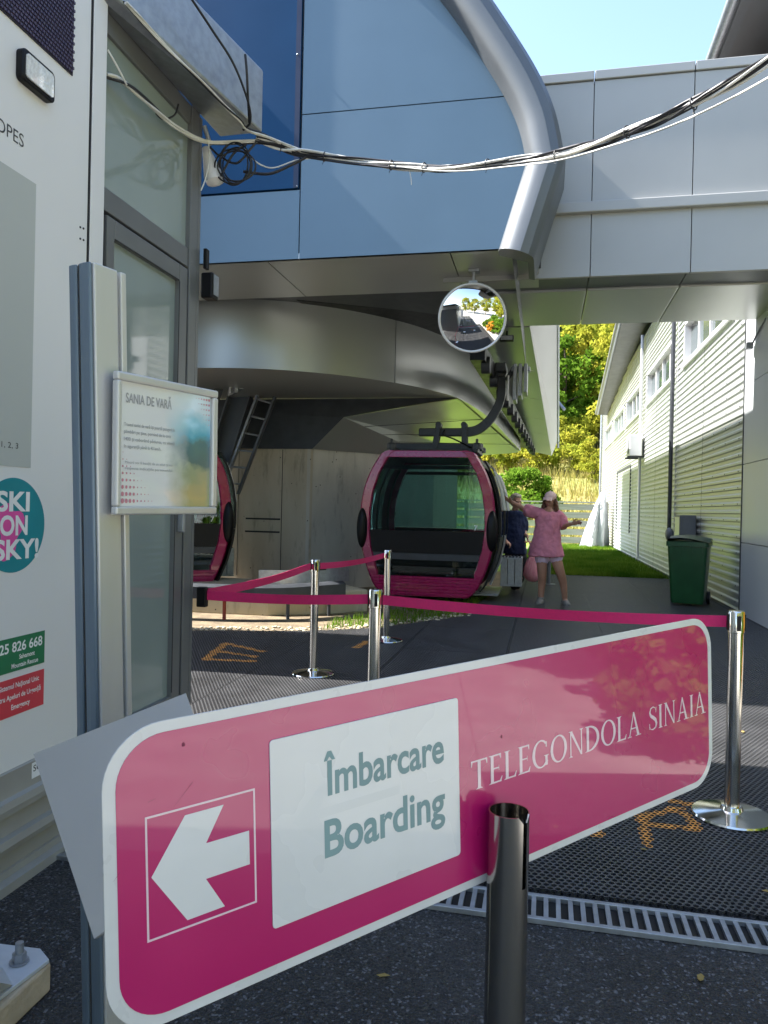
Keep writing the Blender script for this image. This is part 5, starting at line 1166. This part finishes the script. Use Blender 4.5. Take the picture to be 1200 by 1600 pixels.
# hair : cap of hair and long locks over the shoulders
h_ = MB(); h_.sphere(hP(0, -.028, .03), (.083, .083, .085), 16, 10, hM)
for x, y, L_ in ((.075, -.02, .27), (.085, .0, .22), (.06, -.06, .30), (0, -.09, .28), (-.06, -.06, .26), (-.078, -.01, .20), (.07, .02, .24)):
    q = [hP(x*.85, y, .04), hP(x*1.1, y, -.05), hP(x*1.25+.01*math.sin(9*x), y+.01, -.05-L_*.35), hP(x*1.1, y+.03, -.05-L_*.7), hP(x*1.2, y+.02, -.05-L_)]; limb(h_, q, [.022, .03, .032, .028, .012], 8)
folds(flesh(h_, 'hair', HAIRB, wp_, .008, 1), .03, .035)
c_ = MB(); c_.sphere(hP(0, -.012, .052), (.088, .104, .082), 20, 12, hM)
brim = []
for k in range(9):
    a = lerp(-1.15, 1.15, k/8); brim.append((math.sin(a)*.082, math.cos(a)))
bt_ = [[hP(x, .06+.03*cz, .052), hP(x*1.02, .06+.062*cz, .043-.01*abs(x)/.08), hP(x*1.0, .06+.115*cz, .026-.02*abs(x)/.08)] for x, cz in brim]
c_.sheet(bt_); c_.sheet([[p-Vector((0, 0, .008)) for p in r] for r in bt_]); c_.sphere(hP(0, -.012, .135), .012, 8, 6)
c_.build('cap', CAPM, wp_, smooth=60)
def rings_cloth(levels, n=28, amp=.0, seed=0):
    out = []
    for i, (cu, cv, dd, rx, ry) in enumerate(levels):
        c0 = Q(cu, cv, dd); rr = []
        for k in range(n):
            a = 2*math.pi*k/n; w_ = 1+amp*(i/len(levels))*math.sin(a*5+seed+i*.8)+amp*.6*math.sin(a*9+i*1.7); rr.append(c0+_r*math.cos(a)*rx*w_+Vector((_r.y*-1, _r.x, 0))*math.sin(a)*ry*w_)
        out.append(rr)
    return out
s__ = MB(); s__.loft(rings_cloth([(858.5, 797, 0, .085, .075), (858, 800, 0, .15, .10), (857.5, 804, 0, .195, .125), (857, 812, 0, .195, .14), (856, 822, 0, .185, .145), (855, 834, 0, .20, .15), (854.5, 846, 0, .225, .16), (854, 857, 0, .25, .175), (853.5, 868, 0, .272, .185), (853.5, 869.5, 0, .262, .178)], amp=.055))
limb(s__, [Q(846, 803), Q(836, 800.5, .01), Q(825, 798.5, .02)], [.085, .088, .092]); limb(s__, [Q(870, 804), Q(877, 811, .02), Q(879.5, 819, .02)], [.085, .086, .088])
folds(flesh(s__, 't_shirt', TSHIRT, wp_, .010, 2), .055, .13)
s__ = MB(); s__.loft(rings_cloth([(856, 860, 0, .16, .12), (855, 866, 0, .175, .125)])); limb(s__, [Q(847.5, 864), Q(847, 872.5, -.01)], [.11, .112]); limb(s__, [Q(865, 864), Q(868.5, 871, -.02)], [.108, .108]); folds(flesh(s__, 'shorts', SHORTS, wp_, .012, 2), .02, .1)
for a, z in ((Q(845, 939, .03), Q(841.5, 943.2, -.12)), (Q(882.5, 940, .02), Q(887, 945.5, -.14))):
    f_ = MB(); m_ = a.lerp(z, .5); f_.tube([a+Vector((0, 0, .06)), a-Vector((0, 0, .0))], [.052, .056], 10); f_.tube([a-Vector((0, 0, .005)), m_-Vector((0, 0, .004)), z], [.054, .055, .044], 10); f_.sphere(z, .044, 10, 6); f_.sphere(a, .056, 10, 6)
    sh = flesh(f_, 'shoe', SHOE, wp_, .008, 2)
    f_ = MB(); d = (z-a).normalized(); f_.tube([a-d*.03-Vector((0, 0, .038)), m_-Vector((0, 0, .038)), z+d*.02-Vector((0, 0, .026))], [.022, .026, .02], 8); f_.build('sole', SOLE, sh, smooth=60)

# --- the older person in navy
od = 13.3
Q2 = lambda u, v, dd=0.: PD(u, v, od+dd)
op = thing('person', 'grey haired person in a navy T-shirt and dark trousers boarding the cabin', 'person', tuple(Q2(806, 926)))
b_ = MB()
limb(b_, [Q2(801, 862), Q2(798, 890, -.12), Q2(806, 918, .02)], [.10, .075, .05]); limb(b_, [Q2(811, 862), Q2(813, 888, -.05), Q2(811, 910, .25)], [.10, .075, .05])
limb(b_, [Q2(804, 862), Q2(803, 835), Q2(803, 812), Q2(803.5, 806)], [.14, .145, .13, .10]); limb(b_, [Q2(804, 806), Q2(805.5, 794)], [.065, .058])
limb(b_, [Q2(791, 809), Q2(786, 828, -.1), Q2(785, 838, -.22), Q2(791, 846, -.30)], [.062, .052, .045, .03]); hand(b_, Q2(790, 845, -.30), Q2(797, 850, -.34)-Q2(790, 845, -.30), Vector((0, .3, -1)), .18, .6)
limb(b_, [Q2(815, 809), Q2(819, 824, .02), Q2(819, 834, -.05), Q2(824, 838, -.16)], [.062, .052, .045, .03]); hand(b_, Q2(823, 838, -.16), Q2(826, 847, -.2)-Q2(823, 838, -.16), Vector((-1, 0, 0)), .18, .8)
hc2 = Q2(806.5, 784); hP2, hM2 = head(b_, hc2, Vector((.55, -1, -.15)), Vector((0, 0, 1)), 1.16)
flesh(b_, 'body', SKIN2, op, .009, 3)
e_ = MB()
for q in (-1, 1): e_.sphere(hP2(q*.031, .0835, .008), (.013, .008, .008), 8, 6, hM2)
e_.build('eye', EYEM, op, smooth=60)
h_ = MB(); h_.sphere(hP2(0, -.03, .045), (.104, .106, .10), 18, 12, hM2); h_.sphere(hP2(0, .03, .09), (.08, .063, .04), 12, 8, hM2); h_.sphere(hP2(0, -.06, -.01), (.09, .058, .08), 12, 8, hM2); flesh(h_, 'hair', HAIRG, op, .010, 2)
def ringsQ(levels, n=26, amp=.04):
    out = []
    for i, (cu, cv, dd, rx, ry) in enumerate(levels):
        c0 = Q2(cu, cv, dd); out.append([c0+_r*math.cos(a)*rx*(1+amp*math.sin(a*5+i))+Vector((-_r.y, _r.x, 0))*math.sin(a)*ry*(1+amp*math.sin(a*7+i*1.3)) for a in np.linspace(0, 2*math.pi, n, endpoint=False)])
    return out
s__ = MB(); s__.loft(ringsQ([(805, 797.5, -.02, .085, .085), (804.5, 800, -.02, .15, .13), (804, 803, 0, .19, .15), (803.5, 808, 0, .215, .145), (803, 820, 0, .215, .17), (803, 835, 0, .205, .185), (803.5, 850, 0, .21, .185), (804, 865, 0, .215, .18)]))
limb(s__, [Q2(794, 807), Q2(789, 817, -.04), Q2(786.5, 826, -.09)], [.09, .085, .08]); limb(s__, [Q2(813, 807), Q2(818, 817, .02), Q2(819, 825, .02)], [.09, .085, .08]); folds(flesh(s__, 't_shirt', NAVY, op, .011, 3), .05, .13)
s__ = MB(); limb(s__, [Q2(800, 861), Q2(798, 889, -.12), Q2(805, 916, .02)], [.13, .11, .085]); limb(s__, [Q2(811, 861), Q2(813, 887, -.05), Q2(811, 906, .25)], [.125, .105, .08]); s__.sphere(Q2(804.5, 862), (.19, .16, .10), 14, 8); folds(flesh(s__, 'trousers', TROUS, op, .012, 3), .05, .12)
for a, z in ((Q2(806, 922, .05), Q2(810, 927, -.14)), (Q2(811, 911, .30), Q2(806, 914, .10)), ):
    f_ = MB(); f_.tube([a, z], [.05, .038], 10); f_.sphere(a, .05, 10, 6); f_.sphere(z, .038, 10, 6); flesh(f_, 'shoe', mat('brown_shoe', (.12, .07, .05), .6), op, .01, 2)

# --- the pink striped bag in the older person's hand
bgc = [(831, 864, .02, .012), (832, 868, .05, .03), (831, 876, .10, .06), (830.5, 888, .13, .075), (830.5, 898, .135, .08), (832, 905, .11, .06), (833, 909, .05, .03)]
bt = thing('shoulder_bag', 'pink striped cloth bag hanging behind the woman in pink', 'bag', tuple(PD(831, 909, 13.0)))
mb = MB(); rg = []
for i, (u, v, rx, ry) in enumerate(bgc):
    c0 = PD(u, v, 12.9); rg.append([c0+_r*math.cos(a)*rx*(1+.09*math.sin(5*a+i))+Vector((-_r.y, _r.x, 0))*math.sin(a)*ry for a in np.linspace(0, 2*math.pi, 24, endpoint=False)])
mb.loft(rg).build('pouch', BAGM, bt, smooth=60)
MB().tube(spline([PD(826, 846, 13.06), PD(829, 853, 12.98), PD(831, 866, 12.9), PD(834, 858, 12.95), PD(827, 846, 13.08)], 5), .010, 6).build('strap', BAGM, bt, smooth=60)

# post standing behind the woman
ps = thing('short_post', 'short dark post standing on the mats behind the woman', 'post', tuple(PZ(857, 913, 0)))
p = PZ(857, 913, .02); MB().cyl(p, p+Vector((0, 0, .95)), .04, 14).build('pole', BOXG, ps, smooth=40); MB().cyl(p, p+Vector((0, 0, .012)), .13, 24).build('base', BOXG, ps, smooth=40)

# ================================================================== FENCE, TARPAULIN
def hz(x, y):
    d = max(0, y-34.0); z = .22*min(d, 28)+.55*max(0, d-28)
    return z+.35*math.sin(x*.21+y*.13)*min(1, d/6)+.15*math.sin(x*.7+1.3*y)*min(1, d/6)
fe_ = thing('plank_fence', 'weathered pale plank fence across the far end of the lawn', 'fence', (-4, 33, 0))
for k in range(5):
    z = .12+k*.34; mb = MB()
    for i in range(9):
        x0 = -15.2+i*1.98; mb.box((x0, 32.94+.01*math.sin(i*3+k), z+.02*math.sin(i*2.1+k)), (x0+1.97, 32.985+.01*math.sin(i*3+k), z+.25+.02*math.sin(i*2.1+k)))
    mb.build('plank_row', WOOD, fe_)
for i in range(10): x = -15.25+i*1.98; MB().box((x-.06, 33.0, 0), (x+.06, 33.12, 1.82)).build('post', WOOD, fe_)
MB().box((-15.3, 32.9, 1.80), (2.6, 33.16, 1.86)).build('top_board', WOOD, fe_)
tp = thing('tarpaulin_cover', 'tall silver tarpaulin draped over something at the fence corner', 'tarpaulin', tuple(PZ(925, 850, 0)))
tc = PD(934, 800, 31.0); rg = []
for i in range(15):
    t = i/14; z = lerp(0.02, 2.25, t); w_ = lerp(.80, .16, t**1.15); cx = tc.x+lerp(-.16, .22, t); rr = []
    for k in range(40):
        a = 2*math.pi*k/40; f_ = 1+(.20*(1-t)+.07)*math.sin(a*6+t*3.2)+.10*math.sin(a*3+6*t)+.06*math.sin(a*11+9*t); rr.append(Vector((cx+w_*.62*f_*math.cos(a), tc.y+w_*.8*f_*math.sin(a), z)))
    rg.append(rr)
MB().loft(rg).build('sheet', TARP, tp, smooth=50)
MB().tube([Vector((tc.x+.2*math.cos(a), tc.y+.3*math.sin(a), 1.72)) for a in np.linspace(0, 2*math.pi, 16, endpoint=False)], .02, 6, True).build('tie_rope', BOXG, tp)

# ================================================================== HILL AND PLANTS
hx = np.linspace(-90, 90, 61); hy = np.concatenate([np.linspace(34.0, 62, 29), np.linspace(65, 190, 40)])
hl_ = MB().sheet([[Vector((x, y, hz(x, y)+.0)) for x in hx] for y in hy]).build('hill', HILLM, smooth=60); struct(hl_)
def quads(name, P, A, B, m, parent=None):
    n = len(P); V = np.stack([P-A, P+B*.35, P+A, P-B*.35+0*A], 1) if False else np.stack([P-A-B, P+A-B, P+A+B, P-A+B], 1)
    me = bpy.data.meshes.new(name); me.from_pydata(V.reshape(-1, 3).tolist(), [], np.arange(4*n).reshape(-1, 4).tolist()); me.materials.append(m)
    o = bpy.data.objects.new(name, me); COL.objects.link(o)
    if parent: o.parent = parent
    return o
def unit(v): return v/np.linalg.norm(v, axis=1, keepdims=True)
def blades(name, P, h, w, m, label):
    n = len(P); yaw = rng.uniform(0, math.pi, n); hh = h*rng.uniform(.5, 1.2, n); le = rng.normal(0, .25, (n, 2))*hh[:, None]
    a = np.stack([np.cos(yaw), np.sin(yaw), 0*yaw], 1)*w; tip = P+np.concatenate([le, hh[:, None]], 1)
    V = np.stack([P-a, P+a, tip], 1).reshape(-1, 3); me = bpy.data.meshes.new(name); me.from_pydata(V.tolist(), [], np.arange(3*n).reshape(-1, 3).tolist()); me.materials.append(m)
    o = bpy.data.objects.new(name, me); COL.objects.link(o); return tag(o, label, 'grass', kind='stuff')
n = 26000; P = np.stack([rng.uniform(-.55, 2.65, n), 17.12+16*rng.uniform(0, 1, n)**1.3, np.full(n, .008)], 1); blades('grass', P, .10, .009, GRASS, 'bright green lawn grass in front of the fence')
n = 16000; P = np.stack([rng.uniform(-14, 7, n), 34.1+32*rng.uniform(0, 1, n)**1.3, np.zeros(n)], 1); P[:, 2] = [hz(a, b) for a, b in P[:, :2]]; blades('grass', P, .75, .035, DRYG, 'tall dry yellow grass on the slope behind the fence')
n = 5000; P = np.stack([rng.uniform(-2.45, -.8, n), rng.uniform(8.2, 12.5, n), np.full(n, .004)], 1); ok = np.array([edge_y(a)+.12 < b and b < edge_y(a)+2.4 and b < 8.9+(a+2.45)*2.6 for a, b in P[:, :2]]); blades('grass', P[ok], .09, .006, LEAFG, 'small grass and weeds growing under the pink cabin')

def broadleaf(H, R, m, ncl=46, leaves=5200, ls=.13):
    """returns trunk MB and leaf arrays in local coordinates"""
    tb = MB(); pts = [Vector((0, 0, -.4)), Vector((.08*R*rng.normal(), .08*R*rng.normal(), H*.3)), Vector((.12*R*rng.normal(), .12*R*rng.normal(), H*.62)), Vector((0, 0, H*.9))]
    sp_ = spline(pts, 5); tb.tube(sp_, [H*.022*(1-.85*k/len(sp_)) for k in range(len(sp_))], 8)
    C, S = [], []
    for i in range(ncl):
        zf = rng.uniform(.22, 1.0); rad = R*math.sin(math.pi*min(.97, (zf-.12)/.95))**.7*rng.uniform(.25, 1.0); a = rng.uniform(0, 2*math.pi)
        c = np.array([rad*math.cos(a), rad*math.sin(a), H*zf*.96]); C.append(c); S.append(R*rng.uniform(.18, .36))
        if i % 3 == 0:
            b = sp_[min(len(sp_)-1, int(zf*.75*len(sp_)))]; tb.tube([b, b.lerp(Vector(c), .5)+Vector((0, 0, -.1*R*.3)), Vector(c)], [H*.008, H*.005, H*.002], 5)
    C = np.array(C); S = np.array(S); k = rng.integers(0, ncl, leaves); d = unit(rng.normal(size=(leaves, 3))); rr = S[k]*rng.uniform(.35, 1.0, leaves)**.6
    P = C[k]+d*rr[:, None]*np.array([1, 1, .75]); A = unit(rng.normal(size=(leaves, 3))+d*.2); B = unit(np.cross(A, rng.normal(size=(leaves, 3)))); s_ = ls*rng.uniform(.5, 1.2, leaves)[:, None]
    return tb, P, A*s_, B*s_*.6
def conifer(H, R, ls=.2):
    tb = MB(); tb.tube([(0, 0, -.4), (0, 0, H*.5), (0, 0, H)], [H*.018, H*.011, .02], 8); P, A, B = [], [], []
    nl = int(H*3.0)
    for i in range(nl):
        t = i/nl; z = H*(.08+.92*t); L = R*(1-t)**.85*rng.uniform(.8, 1.15)+.12; nb = max(5, int(13*(1-t)+4))
        for j in range(nb):
            a = 2*math.pi*(j+rng.uniform(-.3, .3))/nb+i; ll = L*rng.uniform(.7, 1.1); dr = np.array([math.cos(a), math.sin(a), 0]); sd_ = np.array([-dr[1], dr[0], 0]); ns = max(2, int(ll/.28))
            for q in range(ns):
                f_ = (q+.5)/ns; c = dr*ll*f_+np.array([0, 0, z-ll*.38*f_**1.3]); w_ = ls*(1.35-f_)*rng.uniform(.7, 1.2)
                for sgn_ in (-1, 1):
                    P.append(c+sd_*sgn_*w_*.55); A.append((dr*.6+sd_*sgn_*.7+np.array([0, 0, -.35]))*w_*.7); B.append((sd_*sgn_*-.5+dr*.5+np.array([0, 0, rng.uniform(-.5, .1)]))*w_*.38)
    return tb, np.array(P), np.array(A), np.array(B)
def tree_proto(name, label, cat, loc, data, leaf, rz=0, sc=1., group=None, trunk=True):
    tb, P, A, B = data; t = thing(name, label, cat, (0, 0, 0), 0, group)
    if trunk: tb.build('trunk', BARK, t, smooth=50)
    quads('crown', P, A, B, leaf, t); t.location = loc; t.rotation_euler = (0, 0, rz); t.scale = (sc,)*3
    return t
GR = 'trees on the wooded hill behind the fence'
protos = {}
spots = []
for k in range(46):
    y = rng.uniform(60, 112); fr0 = rng.uniform(-.30, .16); spots.append((fr0*y, y))
spots += [(2.4, 74), (3.6, 80), (1.6, 86), (4.6, 90), (2.8, 96), (6.4, 101), (1.4, 78), (5.4, 84), (1.2, 60), (4.6, 62), (3.2, 70), (6.5, 75), (.2, 72), (5.5, 58.5), (-3.5, 60), (2.0, 84), (7.0, 92), (4.0, 100), (0.5, 98), (-6, 63), (-9.5, 61), (-13, 64)]
kinds = {'y': ('broadleaf_tree', 'sunlit yellow green broadleaf tree on the hill slope', 'tree', LEAFY), 'g': ('broadleaf_tree', 'mid green broadleaf tree among the hillside trees', 'tree', LEAFG), 'c': ('conifer_tree', 'dark green conifer standing on the wooded hill', 'tree', LEAFD)}
for i, (x, y) in enumerate(spots):
    kd = 'c' if y > 70 or i % 7 == 3 else ('y' if i % 3 else 'g')
    if (x, y) in ((5.5, 58.5), (4.6, 62), (6.5, 75)): kd = 'y'
    v = i % 2; key = kd+str(v); H = {'y': 9.5, 'g': 9, 'c': 15}[kd]
    if key not in protos:
        protos[key] = tree_proto(*kinds[kd][:3], (0, 0, 0), conifer(H, 3.1) if kd == 'c' else broadleaf(H, 3.4, None, 52, 6500, .15), kinds[kd][3], group=GR); t = protos[key]
    else: t = clone(protos[key])
    s_ = rng.uniform(.75, 1.2); t.location = (x, y, hz(x, y)-.1); t.rotation_euler = (0, 0, rng.uniform(0, 6.28)); t.scale = (s_, s_, s_*rng.uniform(.9, 1.15))
bsh = None
SHR = 'low shrubs on the dry slope'
for i, (u, v, d, s_) in enumerate(((760, 700, 56, 1.2), (795, 712, 52, 1.0), (838, 722, 50, 1.1), (880, 716, 53, 1.3), (915, 722, 49, 1.0), (905, 700, 57, 1.3), (860, 700, 58, 1.2), (730, 705, 54, 1.2), (930, 735, 46, .7), (700, 720, 50, 1.1), (660, 715, 52, 1.2), (815, 695, 58, 1.2))):
    p = PD(u, v+45, d); 
    if bsh is None: t = bsh = tree_proto('shrub', 'yellowish rounded shrub growing on the dry slope', 'shrub', (0, 0, 0), broadleaf(2.6, 1.7, None, 30, 2600, .085), LEAFY, group=SHR)
    else: t = clone(bsh)
    t.location = (p.x, p.y, hz(p.x, p.y)-.25); t.scale = (s_,)*3; t.rotation_euler = (0, 0, i*1.3)
p = PD(818, 800, 38.5); tree_proto('bush', 'bright green dense bush just behind the plank fence', 'bush', (p.x, p.y, hz(p.x, p.y)-.1), broadleaf(2.7, 1.7, None, 40, 5200, .085), LEAFG, 0, 1.0)
# trees and a shed behind the viewer: what the glossy sign and the mirror look at
GB = 'trees behind the viewer seen in the mirror'
bt0 = None
for i, (x, y, s_) in enumerate(((5.5, -13, 1.0), (11.5, -9, 1.15), (15, -3, 1.1), (1.0, -19, 1.2), (8.0, 6.2, .8), (12, 2.0, .95), (20, 5, 1.2))):
    if bt0 is None: t = bt0 = tree_proto('roadside_tree', 'leafy green tree at the yard edge reflected in the mirror', 'tree', (0, 0, 0), broadleaf(9.5, 3.6, None, 52, 7000, .15), LEAFY, group=GB)
    else: t = clone(bt0)
    t.location = (x, y, 0); t.scale = (s_,)*3; t.rotation_euler = (0, 0, i*1.1)

HD = 'shrubs along the sunlit yard edge'
hb0 = None
for i, (x, y, sc_n) in enumerate(((3.6, 3.5, .75), (4.7, 4.4, 1.1), (3.9, 5.6, .9), (6.0, 3.0, 1.1), (5.6, 6.6, 1.2), (4.6, 3.2, .8), (5.2, 5.4, 1.0), (3.3, 2.8, .5))):
    if hb0 is None: t = hb0 = tree_proto('yard_shrub', 'leafy shrub at the sunlit yard edge reflected in the pink sign', 'shrub', (0, 0, 0), broadleaf(2.4, 1.1, None, 34, 3000, .075), LEAFG, group=HD)
    else: t = clone(hb0)
    t.location = (x, y, -.15); t.scale = (sc_n,)*3; t.rotation_euler = (0, 0, i*1.7)

# a few fallen leaves on the ground
lv = MB()
for i in range(46):
    x, y = (rng.uniform(-1.2, 2.2), rng.uniform(1.4, 2.6)) if i < 22 else (rng.uniform(-1.5, 2.6), rng.uniform(2.9, 7.0))
    a = rng.uniform(0, 6.28); r = rng.uniform(.010, .022); z = .006 if i < 22 else .0205; ca, sa = math.cos(a), math.sin(a)
    lv.add([Vector((x+r*(px_*ca-py_*sa), y+r*(px_*sa+py_*ca), z+h_)) for px_, py_, h_ in ((-1.3, 0, 0), (-.3, .55, .004), (.7, .4, .002), (1.4, 0, .005), (.7, -.4, .001), (-.3, -.55, .003))], [(0, 1, 2, 3, 4, 5)])
tag(lv.build('fallen_leaves', leafmat('dry_leaf', (.30, .20, .06), (.42, .33, .14), .2, 9)), 'small dry leaves scattered over the asphalt and mats', 'leaves', kind='stuff')

t = tree_proto('yard_shrub', 'orange leaved shrub reflected in the right end of the pink sign', 'shrub', (0, 0, 0), broadleaf(2.2, .9, None, 30, 2600, .07), leafmat('orange_leaves', (.55, .24, .03), (.62, .36, .06), .4, 1.2))
t.location = (3.45, 4.75, -.2); t.scale = (.9,)*3
